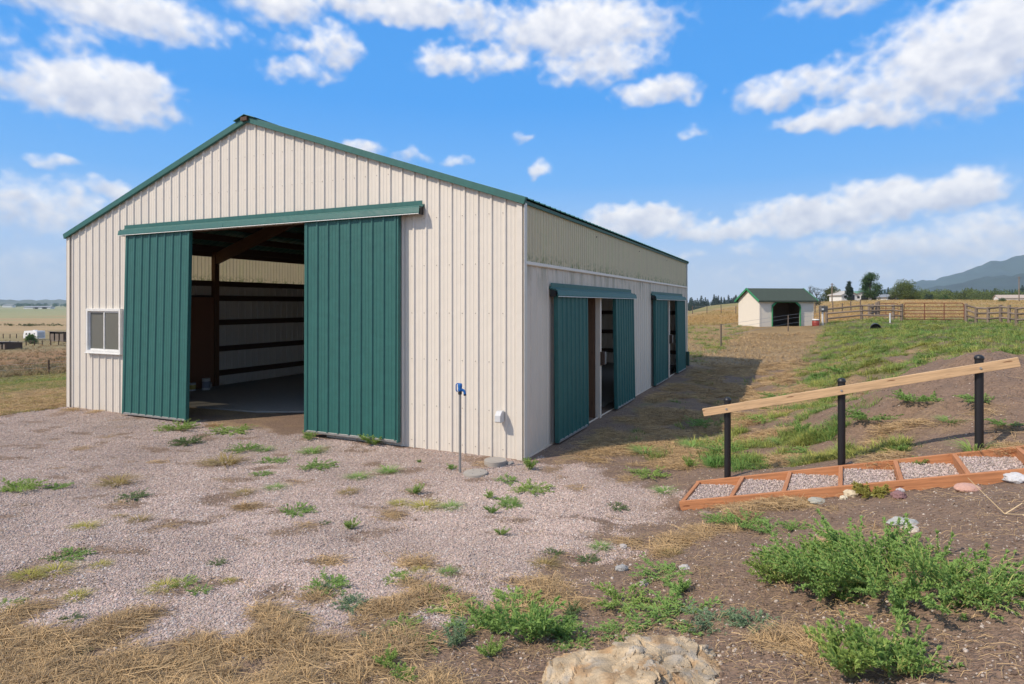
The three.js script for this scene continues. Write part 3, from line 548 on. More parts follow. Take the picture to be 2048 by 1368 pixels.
{
  const prof = (r, h) => [[0.0001, h], [r * 0.93, h], [r, h - 0.012], [r, 0.0]].map((q) => new THREE.Vector2(...q));
  const a = onGround(951, 949), b = onGround(991, 928);
  const A = base('concrete_lid', [a[0], a[1] - 0.01, a[2]], 0.4); tag(A, 'round thin concrete lid lying in the gravel by the hydrant', 'lid');
  mesh('slab', new THREE.LatheGeometry(prof(0.165, 0.045), 40), M.concrete, A); for (const [x, z] of [[-0.06, 0.05], [0.07, 0.02], [0.0, -0.09]]) mesh('hole', rod([x, 0.03, z], [x, 0.0465, z], 0.007, 0.007, 8), M.black, A);
  A.rotation.z = R(1.5);
  const B = base('concrete_lid', [b[0], b[1] - 0.01, b[2]], -0.45); tag(B, 'thick round concrete lid with a groove against the barn wall', 'lid');
  const half = (s) => { const sh = new THREE.Shape(); sh.absarc(0, 0, 0.155, s > 0 ? 0.05 : Math.PI + 0.05, s > 0 ? Math.PI - 0.05 : 2 * Math.PI - 0.05, false); return new THREE.ExtrudeGeometry(sh, { depth: 0.07, bevelEnabled: true, bevelSize: 0.005, bevelThickness: 0.005, bevelSegments: 1, curveSegments: 20 }).rotateX(-Math.PI / 2); };
  mesh('slab_half', half(1), M.concrete, B); mesh('slab_half', half(-1), M.concrete, B); mesh('slab_core', new THREE.CylinderGeometry(0.15, 0.15, 0.06, 32).translate(0, 0.033, 0), M.concrete, B);
}
// ------------------------------------------------------------------ boulder and stones
function stone(seed, sx, sy, sz, detail = 4, rough = 0.22, flat = 0) {
  let g = new THREE.IcosahedronGeometry(1, detail); g.deleteAttribute('uv'); g.deleteAttribute('normal'); g = mergeVertices(g, 1e-4);
  const p = g.attributes.position;
  for (let i = 0; i < p.count; i++) {
    const x = p.getX(i), y = p.getY(i), z = p.getZ(i), k = 1 + rough * fbm3(x * 1.1 + seed * 7, y * 1.1, z * 1.1, 3) + rough * 0.3 * fbm3(x * 4 + seed, y * 4, z * 4, 3);
    p.setXYZ(i, x * k * sx, y * k * sy, z * k * sz);
  }
  g.computeVertexNormals(); return g;
}
{
  // sandstone boulder: a slanting slab, a broken ledge over a hollow, bedded edges
  const slab = (seed, sx, sy, sz, lay) => {
    let g = new THREE.IcosahedronGeometry(1, 50); g.deleteAttribute('uv'); g.deleteAttribute('normal'); g = mergeVertices(g, 1e-5);
    const p = g.attributes.position, col = new Float32Array(p.count * 3), sq = (v, k) => Math.sign(v) * Math.pow(Math.abs(v), k);
    for (let i = 0; i < p.count; i++) {
      const nx = p.getX(i), ny = p.getY(i), nz = p.getZ(i), a = Math.atan2(nz, nx);
      const out = 1 + 0.22 * fbm(Math.cos(a) * 1.3 + seed * 3, Math.sin(a) * 1.3, 3) + 0.10 * Math.abs(n2(Math.cos(a) * 4 + seed, Math.sin(a) * 4));
      let x = sq(nx, 0.62) * sx * out, y = sq(ny, 0.55) * sy, z = sq(nz, 0.62) * sz * out;
      y += sy * 0.35 * fbm(x * 3 + seed, z * 3, 2);
      const w = y + 0.012 * fbm3(x * 7, y * 2, z * 7 + seed, 3), L = Math.floor(w / lay), f = w / lay - L, edge = sm(0.35, 0.9, Math.max(Math.abs(x / (sx * out)), Math.abs(z / (sz * out))));
      const inset = 1 - edge * (0.10 * (0.5 + n2(L * 3.7 + seed, a * 0.6)) + 0.05 * sm(0.8, 1, f) + 0.045 * sm(0.15, 0, f));
      x *= inset; z *= inset;
      const rid = 0.006 * (1 - Math.abs(n3(x * 6 + seed, y * 9, z * 6)) * 2) + 0.004 * fbm3(x * 26, y * 34, z * 26, 3);
      const crack = 0.022 * sm(0.09, 0, Math.abs(n3(x * 4 + seed * 5, y * 7, z * 4))) + 0.012 * sm(0.07, 0, Math.abs(n3(x * 9, y * 16 + seed, z * 9)));
      x += rid * 0.5 - nx * crack; y += rid - Math.max(0, ny) * crack; z += rid * 0.6 - nz * crack; p.setXYZ(i, x, y, z);
      const t = 0.82 + 0.45 * fbm3(x * 7 + 4, y * 18, z * 7, 4), grey = sm(0.10, 0.36, fbm3(x * 6 + 9 + seed, y * 6, z * 6 + 4, 4)), rust = sm(0.02, 0.3, fbm3(x * 5 - 9, y * 10, z * 5 + seed, 3));
      col.set([lerp(lerp(0.64, 0.54, rust), 0.46, grey * 0.7) * t, lerp(lerp(0.50, 0.36, rust), 0.42, grey * 0.7) * t, lerp(lerp(0.33, 0.20, rust), 0.36, grey * 0.7) * t], i * 3);
    }
    g.setAttribute('color', new THREE.BufferAttribute(col, 3)); const q = toCreasedNormals(g, 0.42), pp = q.attributes.position, uv = new Float32Array(pp.count * 2); for (let i = 0; i < pp.count; i++) uv.set([pp.getX(i) * 4 + pp.getY(i) * 2, pp.getZ(i) * 4 + pp.getY(i) * 3], i * 2); q.setAttribute('uv', new THREE.BufferAttribute(uv, 2)); return q;
  };
  const [bx, by, bz] = onGround(1268, 1352), o = base('sandstone_boulder', [bx, by - 0.045, bz], R(-6)), m = std({ vertexColors: true, map: grainTex, bumpMap: bumpTex, bumpScale: 0.006, roughness: 0.95 });
  tag(o, 'big flat layered tan sandstone boulder half sunk in bare earth', 'boulder');
  for (const [seed, dim, at, rot] of [
    [3, [0.32, 0.095, 0.24, 0.03], [-0.13, 0.0, 0.04], [0.10, 0, 0.22]], [11, [0.27, 0.07, 0.22, 0.024], [0.19, -0.015, 0.06], [0.06, 0.2, -0.02]],
    [17, [0.24, 0.038, 0.17, 0.016], [0.17, 0.085, -0.06], [0.10, 0.1, -0.10]], [23, [0.12, 0.045, 0.10, 0.02], [0.0, 0.075, 0.10], [0.25, 0.5, 0.12]], [29, [0.15, 0.03, 0.12, 0.014], [0.27, 0.05, 0.12], [0.18, -0.4, -0.12]],
  ]) { const q = mesh('rock_slab', slab(seed, ...dim), m, o); q.position.set(...at); q.rotation.set(...rot); }
}
{
  const kinds = [
    [1935, 980, 0.085, 0.5, [0.60, 0.36, 0.29], 'smooth flat pink stone lying beside the timber steps', 'pink'],
    [1797, 996, 0.058, 0.8, [0.27, 0.15, 0.15], 'dark purple-red stone below the timber steps'],
    [1801, 982, 0.03, 0.7, [0.5, 0.48, 0.5], 'small pale grey stone behind the purple stone'],
    [1634, 1004, 0.075, 0.35, [0.42, 0.41, 0.35], 'flat grey-green stone against the timber steps'],
    [1702, 992, 0.055, 0.8, [0.62, 0.53, 0.38], 'cream stone beside the yellow-green plant'],
    [1688, 998, 0.03, 0.8, [0.65, 0.58, 0.44], 'little cream stone beside a larger cream stone'],
    [2032, 962, 0.085, 0.6, [0.60, 0.60, 0.62], 'rough white stone under the right end of the steps'],
    [1808, 1052, 0.085, 0.5, [0.44, 0.45, 0.43], 'broken white rock behind the big green weed'],
    [1822, 1064, 0.05, 0.7, [0.66, 0.58, 0.5], 'small cream rock in front of the broken white rock'],
    [1410, 1030, 0.055, 0.5, [0.30, 0.22, 0.19], 'brown stone by the lower corner of the steps'],
    [1244, 1140, 0.042, 0.7, [0.34, 0.34, 0.34], 'grey rounded stone in dry straw'],
    [1247, 1095, 0.032, 0.7, [0.46, 0.42, 0.40], 'pale stone in straw behind the grey stone'],
    [1369, 1138, 0.032, 0.7, [0.5, 0.47, 0.44], 'pale round stone at the edge of green weeds'],
    [1288, 1169, 0.034, 0.6, [0.40, 0.33, 0.34], 'mauve stone left of green weeds'],
    [1040, 915, 0.05, 0.7, [0.36, 0.34, 0.32], 'grey stone at the front corner of the barn'],
    [1020, 928, 0.05, 0.5, [0.32, 0.30, 0.28], 'flat grey stone between concrete lid and barn corner'],
  ];
  kinds.forEach(([px, py, s, fl, c, label], i) => {
    const [x, y, z] = onGround(px, py), g = stone(i + 3, s * 1.25, s * fl, s, 9, i === 0 ? 0.1 : 0.3);
    const o = mesh('stone', g, std({ color: lin(...c), map: grainTex, bumpMap: bumpTex, bumpScale: 0.006, roughness: 0.9 }));
    const p = g.attributes.position, uv = new Float32Array(p.count * 2); for (let k = 0; k < p.count; k++) uv.set([p.getX(k) * 3 + p.getY(k), p.getZ(k) * 3 - p.getY(k)], k * 2); g.setAttribute('uv', new THREE.BufferAttribute(uv, 2));
    o.position.set(x, y + s * fl * 0.35, z); o.rotation.y = i * 1.3; tag(o, label, 'stone');
  });
}
// ------------------------------------------------------------------ paint cans on the barn floor
{
  const spots = [[-10.5, 1.55, 0.085, 0.19, 0], [-10.45, 1.9, 0.085, 0.2, 0], [-10.55, 2.15, 0.06, 0.14, 1], [-10.42, 2.38, 0.09, 0.22, 0], [-10.5, 2.7, 0.085, 0.2, 0], [-10.3, 2.95, 0.1, 0.3, 0], [-10.5, 3.2, 0.07, 0.15, 1]];
  spots.forEach(([x, b, r, h, k], i) => {
    const [wx, wz] = fromBarn(x, b), o = base('paint_can', [wx, 0.03, wz], i);
    tag(o, 'paint can standing on the barn floor along the far wall', 'can', 'paint cans along the barn wall');
    mesh('can', new THREE.LatheGeometry([[0.0001, 0], [r, 0], [r + 0.003, 0.006], [r, 0.012], [r, h - 0.012], [r + 0.004, h - 0.004], [r, h], [r * 0.85, h - 0.006], [0.0001, h - 0.006]].map((q) => new THREE.Vector2(...q)), 20), k ? M.steel : M.white, o);
    mesh('paint_label', new THREE.CylinderGeometry(r + 0.002, r + 0.002, h * 0.55, 20, 1, true).translate(0, h * 0.48, 0), std({ color: [lin(0.5, 0.48, 0.42), lin(0.45, 0.38, 0.1), lin(0.3, 0.32, 0.38)][i % 3], roughness: 0.6 }), o);
  });
}
console.log('things done');

// ------------------------------------------------------------------ little shed on the rise
M.greyWood = wood(0.20, 0.155, 0.12); M.greyWood2 = wood(0.155, 0.12, 0.095); M.weathered = wood(0.24, 0.19, 0.15);
{
  const L = 4.45, D = 3.1, EV = 2.07, PK = 2.92, [x, z] = [18.63, -46];
  const y = land(x + 2, z - 1), s = base('loafing_shed', [x, y - 0.02, z], R(8.4));
  tag(s, 'small cream animal shed with green trim and dark shingle roof', 'shed');
  const cr = std({ color: lin(0.70, 0.65, 0.56), map: sheetTex, roughness: 0.7 }), fr = cr, tr = std({ color: lin(0.03, 0.22, 0.09), roughness: 0.6 });
  const gable = (xx, m) => { const sh = new THREE.Shape([[0, -0.3], [D, -0.3], [D, EV], [D / 2, PK - 0.05], [0, EV]].map((q) => new THREE.Vector2(...q))); mesh('gable_wall', metreUV(new THREE.ExtrudeGeometry(sh, { depth: 0.1, bevelEnabled: false }).rotateY(Math.PI / 2).translate(xx, 0, 0)), m, s); };
  gable(0, cr); gable(L - 0.1, cr);
  const o0 = 1.02, o1 = 3.32, oh = 1.92;
  const front = new THREE.Shape([[0.1, -0.3], [0.1, EV], [L - 0.1, EV], [L - 0.1, -0.3], [o1, -0.3], [o1, oh - 0.35], [o1 - 0.4, oh], [o0 + 0.4, oh], [o0, oh - 0.35], [o0, -0.3]].map((q) => new THREE.Vector2(...q)));
  mesh('front_wall', metreUV(new THREE.ExtrudeGeometry(front, { depth: 0.08, bevelEnabled: false }).translate(0, 0, -0.1)), fr, s);
  mesh('rear_wall', box(L - 0.2, EV + 0.3, 0.08, L / 2, EV / 2 - 0.15, -D + 0.06), fr, s);
  mesh('added_dark_lining', box(L - 0.24, EV, 0.03, L / 2, EV / 2, -D + 0.13), M.greyWood, s); for (const xx of [0.125, L - 0.125]) mesh('added_dark_lining', box(0.03, EV, D - 0.3, xx, EV / 2, -D / 2), M.greyWood, s);  // unseen wood boards added to darken the shed interior
  const T = [[o0, 0], [o0, oh - 0.35], [o0 + 0.4, oh], [o1 - 0.4, oh], [o1, oh - 0.35], [o1, 0]];
  for (let i = 0; i < T.length - 1; i++) mesh('opening_trim', beam([T[i][0], T[i][1], 0.0], [T[i + 1][0], T[i + 1][1], 0.0], 0.04, 0.15).translate(0, 0, 0.012 + i * 0.002), tr, s);
  const sg = dataTex(256, 256, (u, v) => { const row = Math.floor(v * 24), k = 0.75 + 0.3 * n2(Math.floor(u * 40 + row * 0.5) * 3.3, row * 5.7) + 0.12 * n2(u * 80, v * 80); return [k, k, k]; }, { srgb: true });
  const rm = std({ color: lin(0.062, 0.085, 0.066), map: sg, roughness: 0.95 });
  const rise = PK - EV, a = Math.atan2(rise, D / 2), half = (D / 2 + 0.22) / Math.cos(a);
  for (const q of [1, -1]) { const g = box(L + 0.36, 0.05, half, 0, 0, 0); g.translate(0, 0, q * half / 2).rotateX(q * a).translate(L / 2, PK + 0.02, -D / 2); mesh('roof_slope', g, rm, s); }
  for (const xx of [-0.19, L + 0.19]) for (const q of [1, -1]) mesh('rake_board', beam([xx, PK, -D / 2 - q * 0.01], [xx, PK - Math.tan(a) * (D / 2 + 0.24), -D / 2 + q * (D / 2 + 0.24)], 0.04, 0.15), tr, s);
  for (const q of [1, -1]) mesh('fascia', box(L + 0.34, 0.1, 0.03, L / 2, PK - Math.tan(a) * (D / 2 + 0.2) - 0.03, -D / 2 + q * (D / 2 + 0.21)), q > 0 ? rm : tr, s);
}
// ------------------------------------------------------------------ rail fences, gate and bits along them
const sp = (px, d) => [(px - 1024) / FOCAL * d, -d];
function railFence(pts, label, name = 'rail_fence', h = 1.25, rails = [0.42, 0.78, 1.13], post = 0.10) {
  const [x0, z0] = pts[0], y0 = land(x0, z0), f = base(name, [x0, y0, z0]); tag(f, label, 'fence');
  const P = pts.map(([x, z]) => [x - x0, land(x, z) - y0, z - z0]);
  P.forEach(([x, y, z], i) => { const g = rod([x, y - 0.3, z], [x + 0.02 * Math.sin(i * 7), y + h + 0.06 * Math.sin(i * 5), z], post, post * 0.92, 9); mesh('post', metreUV(g), i % 2 ? M.greyWood : M.weathered, f); });
  for (let i = 0; i < P.length - 1; i++) for (const r of rails) { const a = P[i], b = P[i + 1], o = 0.02 * Math.sin(i * 3 + r * 9); mesh('rail', metreUV(rod([a[0], a[1] + r + o, a[2] + 0.06], [b[0], b[1] + r - o, b[2] + 0.06], 0.068, 0.06, 8)), (i + Math.round(r * 9)) % 2 ? M.weathered : M.greyWood2, f); }
  return f;
}
railFence([sp(1653, 46), sp(1723, 45), sp(1786, 44.2), sp(1803, 44)], 'grey round-rail fence between the shed and the red gate');
railFence([sp(1932, 43.6), sp(1952, 42.8), sp(1976, 41.8), sp(2001, 40.6), sp(2018, 39.8), sp(2033, 39), sp(2062, 37.8), sp(2095, 36.4)], 'grey round-rail fence running right from the red gate');
railFence([sp(1738, 54), sp(1745, 54.3), sp(1752, 54.6), sp(1757, 55)], 'short grey fence of close posts behind the rail fence', 'rail_fence', 1.35, [0.5, 1.0], 0.11);
function tubeGate(a, b, h, label, color, bars) {
  const ax = a[0], az = a[1], y = Math.max(land(...a), land(...b)) + 0.12, W = Math.hypot(b[0] - ax, b[1] - az), g = base('tube_gate', [ax, y, az], -Math.atan2(b[1] - az, b[0] - ax)); tag(g, label, 'gate');
  const m = std({ color, roughness: 0.55, metalness: 0.1, map: grainTex }), r = 0.026, c = 0.16;
  const loop = [[0, 0], [0, h - c], [0.045, h - 0.045], [c, h], [W - c, h], [W - 0.045, h - 0.045], [W, h - c], [W, 0]].map((p) => new THREE.Vector3(p[0], p[1], 0));
  const path = new THREE.CurvePath(); for (let i = 0; i < loop.length - 1; i++) path.add(new THREE.LineCurve3(loop[i], loop[i + 1]));
  mesh('gate_frame', new THREE.TubeGeometry(path, 60, r, 8), m, g); mesh('gate_bar', rod([0, 0, 0], [W, 0, 0], r, r), m, g);
  for (let k = 1; k < bars; k++) mesh('gate_bar', rod([0, h * Math.pow(k / bars, 1.15), 0], [W, h * Math.pow(k / bars, 1.15), 0], r * 0.9), m, g);
  for (const f of [0.34, 0.665]) mesh('gate_stay', box(0.05, h, 0.02, W * f, h / 2, 0.03), m, g);
}
tubeGate(sp(1808, 44), sp(1928, 43.7), 1.18, 'long rust-red tube farm gate between grey fences', lin(0.22, 0.055, 0.03), 5);
tubeGate(sp(1759, 56), sp(1796, 55.6), 1.0, 'rust-red tube panel behind the grey rail fence', lin(0.2, 0.06, 0.035), 5);
{
  const [x, z] = sp(1645, 45), m = base('mailbox_post', [x, land(x, z), z], 0.2); tag(m, 'grey control box on a white post beside the shed', 'post box');
  mesh('post', box(0.09, 1.35, 0.09, 0, 0.55, 0), M.white, m); mesh('box', box(0.55, 0.42, 0.3, 0.06, 1.2, 0, 0.02), std({ color: lin(0.12, 0.115, 0.11), map: grainTex }), m); mesh('box_lid', box(0.16, 0.14, 0.02, -0.1, 1.18, 0.16), M.white, m);
  const [bx, bz] = sp(1632, 45), b = base('drum_bin', [bx, land(bx, bz), bz]); tag(b, 'small red drum with white lid beside the shed', 'drum');
  const rg = 0.26; mesh('drum', new THREE.LatheGeometry([[0.0001, 0], [rg, 0], [rg * 1.04, 0.04], [rg, 0.08], [rg * 1.03, 0.24], [rg, 0.4], [0.0001, 0.4]].map((q) => new THREE.Vector2(...q)), 20), std({ color: lin(0.25, 0.04, 0.03), roughness: 0.5 }), b); mesh('lid', new THREE.LatheGeometry([[0.0001, 0.52], [rg * 0.9, 0.51], [rg * 1.05, 0.47], [rg * 1.05, 0.4], [0.0001, 0.4]].map((q) => new THREE.Vector2(...q)), 20), M.white, b);
  const [wx, wz] = sp(1780, 41), w = base('marker_post', [wx, land(wx, wz), wz]); tag(w, 'short white plastic marker post in front of the rail fence', 'post'); mesh('stake', box(0.09, 0.75, 0.05, 0, 0.3, 0, 0.01), M.white, w); mesh('cap', box(0.1, 0.05, 0.06, 0, 0.69, 0, 0.01), M.white, w);
  const [cx, cy, cz] = onGround(1745, 660), c = base('culvert_pipe', [cx, cy + 0.08, cz + 0.3], R(-30)); tag(c, 'end of a black culvert pipe sticking out of the grassy bank', 'pipe');
  const ringG = new THREE.LatheGeometry([[0.24, -1.6], [0.24, 0.15], [0.26, 0.15], [0.28, 0.12], [0.26, 0.06], [0.28, 0.0], [0.26, -0.06], [0.26, -1.6]].map((q) => new THREE.Vector2(...q)), 24).rotateX(Math.PI / 2); mesh('pipe_wall', ringG, M.black, c); mesh('dark_interior_disc', new THREE.CircleGeometry(0.25, 20).translate(0, 0, -0.2), M.black, c);  // black disc stands in for the darkness deep in the pipe
}
// single wire-fence posts with their wires
function wireFence(pts, label, h, r, mat, wires) {
  const [x0, z0] = pts[0], y0 = land(x0, z0), f = base('wire_fence', [x0, y0, z0]); tag(f, label, 'fence');
  const P = pts.map(([x, z]) => [x - x0, land(x, z) - y0, z - z0]);
  P.forEach(([x, y, z], i) => mesh('post', rod([x, y - 0.3, z], [x + 0.05 * Math.sin(i * 9), y + h * (1 + 0.08 * Math.sin(i * 4)), z], r, r * 0.95, 7), mat, f));
  for (let i = 0; i < P.length - 1; i++) for (const w of wires) mesh('wire', rod([P[i][0], P[i][1] + w * h, P[i][2]], [P[i + 1][0], P[i + 1][1] + w * h, P[i + 1][2]], 0.006 + r * 0.05, 0.006 + r * 0.05, 4), M.steel, f);
}
wireFence([sp(1442, 30), sp(1576, 41), sp(1640, 44)], 'wire fence strung in front of the small shed', 1.15, 0.04, M.greyWood2, [0.45, 0.75, 0.95]);
wireFence([[-60, -62], [-55.2, -64], [-50, -66], [-45.4, -68], [-40, -70]].map(([x, z]) => [x, z]), 'wire fence with dark posts below the lawn', 1.35, 0.09, M.timberDark, [0.5, 0.9]);
wireFence(span(1385, 1500, 4).map((p, i) => sp(p, 92 - i * 2)), 'wire fence across the golden field behind the barn', 1.2, 0.06, M.greyWood2, [0.5, 0.9]);
wireFence(span(1630, 1720, 5).map((p, i) => sp(p, 84 - i)), 'wire fence in the golden field behind the shed', 1.3, 0.07, M.greyWood2, [0.5, 0.9]);

// ------------------------------------------------------------------ the farm down on the left: trailer, sheds, paddock rails
{
  const at = (px, d) => { const [x, z] = sp(px, d); return [x, land(x, z), z]; };
  const t = base('travel_trailer', at(76, 194), R(-18)); tag(t, 'white travel trailer parked in the paddock', 'trailer');
  const prof = new THREE.Shape([[-3.0, 0.55], [-3.1, 1.5], [-2.6, 2.75], [3.0, 2.85], [3.1, 0.55]].map((q) => new THREE.Vector2(...q)));
  mesh('body', metreUV(new THREE.ExtrudeGeometry(prof, { depth: 2.3, bevelEnabled: true, bevelSize: 0.08, bevelThickness: 0.08, bevelSegments: 2 })), std({ color: lin(0.8, 0.8, 0.8), roughness: 0.4 }), t);
  for (const [x, y, w, h] of [[-1.6, 1.9, 0.6, 0.5], [-0.2, 1.75, 0.7, 1.0], [1.9, 2.0, 0.6, 0.25]]) mesh('trailer_window', box(w, h, 0.03, x, y, 2.39), M.black, t);
  mesh('rear_panel', box(0.04, 1.7, 2.0, 3.19, 1.6, 1.15), std({ color: lin(0.45, 0.47, 0.5) }), t);
  for (const x of [-0.4, 0.5]) mesh('wheel', rod([x, 0.36, 2.0], [x, 0.36, 2.25], 0.36, 0.36, 16), M.black, t);
  mesh('roof_unit', box(1.0, 0.28, 0.8, 0.4, 2.98, 1.1, 0.05), M.white, t);
  const hut = (pos, turn, w, d, h0, h1, label) => {
    const o = base('farm_hut', pos, turn); tag(o, label, 'hut');
    const sh = new THREE.Shape([[0, -0.4], [d, -0.4], [d, h0], [0, h1]].map((q) => new THREE.Vector2(...q)));
    for (const x of [0, w - 0.12]) mesh('side_wall', metreUV(new THREE.ExtrudeGeometry(sh, { depth: 0.12, bevelEnabled: false }).rotateY(Math.PI / 2).translate(x, 0, 0)), M.timberDark, o);
    mesh('rear_wall', box(w, h0 + 0.4, 0.1, w / 2, h0 / 2 - 0.2, -d + 0.05), M.greyWood, o);
    for (let k = 0; k < 3; k++) mesh('front_board', box(w / 3 - 0.5, h1 * 0.85, 0.08, (k + 0.5) * w / 3 + 0.1, h1 * 0.4, -0.06), M.weathered, o);
    mesh('roof_sheet', beam([w / 2, h1 + 0.1, 0.4], [w / 2, h0 + 0.1, -d - 0.3], w + 0.5, 0.1), std({ color: lin(0.13, 0.12, 0.15), roughness: 0.6 }), o);
  };
  hut(at(99, 186), R(-14), 5.4, 4.6, 2.2, 2.9, 'brown open-fronted hut beside the white trailer');
  hut(at(-10, 150), R(-14), 3.2, 4.2, 1.6, 1.9, 'low dark hut at the near end of the paddock');
  const b = base('round_bush', at(62, 176)); tag(b, 'round green bush in front of the white trailer', 'bush');
  b.userData.spot = 1;
  wireFence(span(-20, 60, 6).map((p) => sp(p, 205)), 'dark rail fence left of the white trailer', 1.5, 0.14, M.timberDark, [0.95]);
  wireFence(span(20, 150, 8).map((p) => sp(p, 168)), 'dark rail fence in front of the white trailer', 1.4, 0.13, M.timberDark, [0.9]);
  for (const [px, d, w, h, label] of [[62, 1500, 26, 5, 'long white farm building on the plain, leftmost of its row'], [76, 1500, 12, 5, 'short white farm building in the row on the plain'], [86, 1500, 30, 5, 'longest white farm building in the row on the plain'], [97, 1500, 20, 5, 'white farm building at the right end of the row on the plain'], [18, 2100, 34, 8, 'lone white building on the far slope']]) {
    const o = base('white_farm_building', at(px, d)); tag(o, label, 'building');
    mesh('wall', box(w, h, 14, 0, h / 2 - 1, 0), M.white, o); const sh = new THREE.Shape([[-8, h - 1], [8, h - 1], [0, h + 2]].map((q) => new THREE.Vector2(...q))); mesh('roof', metreUV(new THREE.ExtrudeGeometry(sh, { depth: w + 1, bevelEnabled: false }).rotateY(Math.PI / 2).translate(-w / 2 - 0.5, 0, 0)), M.steel, o);
  }
}
// ------------------------------------------------------------------ houses far right
{
  const house = (px, d, turn, w, dp, h, roofMat, label) => {
    const [x, z] = sp(px, d), o = base('farmhouse', [x, land(x, z), z], R(turn)); tag(o, label, 'house');
    const sh = new THREE.Shape([[-dp / 2, -1], [dp / 2, -1], [dp / 2, h], [0, h + dp * 0.22], [-dp / 2, h]].map((q) => new THREE.Vector2(...q)));
    mesh('wall', metreUV(new THREE.ExtrudeGeometry(sh, { depth: w, bevelEnabled: false }).translate(0, 0, -w / 2)), M.white, o);
    for (const s of [1, -1]) mesh('roof_slope', beam([0, h + dp * 0.22 + 0.12, 0], [s * (dp / 2 + 0.6), h - 0.18, 0], w + 1, 0.18).applyMatrix4(new THREE.Matrix4()), roofMat, o);
    mesh('door', box(2.6, 2.3, 0.1, dp * 0.12, 1.1, w / 2 + 0.04), M.black, o); mesh('window', box(1.2, 0.9, 0.1, -dp * 0.25, 1.6, w / 2 + 0.04), M.black, o);
  };
  house(1686, 232, 8, 7, 6.4, 2.3, std({ color: lin(0.42, 0.4, 0.38) }), 'white gabled farm garage with a dark door beyond the field');
  house(1717, 244, -10, 8, 6.5, 2.5, std({ color: lin(0.10, 0.22, 0.15) }), 'white farmhouse with green roof behind the poplar');
  house(1772, 250, 10, 6, 4.2, 2.0, M.steel, 'little white outbuilding between poplar and round willow');
  house(2022, 345, 70, 14, 7, 2.2, std({ color: lin(0.4, 0.33, 0.28) }), 'long pale farmhouse before the forest at the right');
  const [ux, uz] = sp(2038, 170), u = base('utility_pole', [ux, land(ux, uz), uz]); tag(u, 'tall wooden utility pole in the field at the right', 'pole'); mesh('pole', rod([0, -1, 0], [0, 7.0, 0], 0.16, 0.11, 8), M.weathered, u); mesh('crossarm', box(1.2, 0.1, 0.1, 0, 6.6, 0.12), M.weathered, u);
  const [vx, vz] = sp(1664, 200), v = base('utility_pole', [vx, land(vx, vz), vz]); tag(v, 'pale utility pole in front of the leafy tree', 'pole'); mesh('pole', rod([0, -1, 0], [0, 6.4, 0], 0.22, 0.16, 8), M.weathered, v); mesh('crossarm', box(1.2, 0.12, 0.12, 0, 6.0, 0.2), M.weathered, v);
}
// ------------------------------------------------------------------ mountains
function ridge(name, label, az0, az1, dist, heightAt, depth, col) {
  const N = 160, K = 26, pos = [], idx = [], cols = [];
  for (let i = 0; i <= N; i++) for (let k = 0; k <= K; k++) {
    const az = R(lerp(az0, az1, i / N)), f = k / K, d = dist + depth * (f - 0.5) * 2, x = Math.sin(az) * d / Math.cos(az) * Math.cos(az), z = -Math.cos(az) * d;
    const prof = Math.pow(1 - Math.abs(f - 0.5) * 2, 0.85), h = heightAt(az * 180 / Math.PI);
    const y = -14 + prof * h * (1 + 0.16 * fbm(x * 0.0016, z * 0.0016, 5) * sm(0, 0.5, 1 - prof + 0.4)) + 18 * fbm(x * 0.006, z * 0.006, 4) * prof;
    pos.push(x, y, z); const t = 1 + 0.5 * fbm(x * 0.003 + 4, z * 0.003, 4); cols.push(col[0] * t, col[1] * t, col[2] * t);
  }
  for (let i = 0; i < N; i++) for (let k = 0; k < K; k++) { const a = i * (K + 1) + k; idx.push(a, a + K + 1, a + 1, a + 1, a + K + 1, a + K + 2); }
  const g = new THREE.BufferGeometry(); g.setAttribute('position', new THREE.Float32BufferAttribute(pos, 3)); g.setAttribute('color', new THREE.Float32BufferAttribute(cols, 3)); g.setIndex(idx); g.computeVertexNormals();
  tag(mesh(name, g, std({ vertexColors: true, roughness: 1 })), label, 'mountain', null, 'structure');
}
const steps = (list) => (a) => { let i = 0; while (i < list.length - 2 && list[i + 1][0] < a) i++; const t = clamp((a - list[i][0]) / (list[i + 1][0] - list[i][0])); return lerp(list[i][1], list[i + 1][1], t * t * (3 - 2 * t) * 0.5 + t * 0.5); };
ridge('mountains', 'high blue forested mountain rising at the right', 17, 62, 7800, steps([[17, 0], [24, 30], [28.5, 120], [31, 165], [34, 280], [36, 320], [38.5, 440], [41, 530], [48, 600], [62, 300]]), 1500, [0.03, 0.055, 0.04]);
ridge('foothills', 'dark blue forested foothills before the mountain', 26, 62, 5200, steps([[26, 0], [31, 40], [35, 130], [38, 190], [42, 230], [62, 200]]), 900, [0.018, 0.034, 0.022]);
ridge('far_hills', 'low pale hills on the far left horizon', -62, -20, 7500, steps([[-62, 60], [-45, 70], [-41, 60], [-38, 50], [-35, 62], [-28, 60], [-20, 40]]), 1200, [0.10, 0.11, 0.06]);
ridge('plain_hills', 'low hazy hills behind the golden field', -20, 30, 7000, steps([[-20, 30], [5, 35], [15, 30], [22, 38], [30, 15]]), 1000, [0.10, 0.11, 0.06]);
console.log('far done');

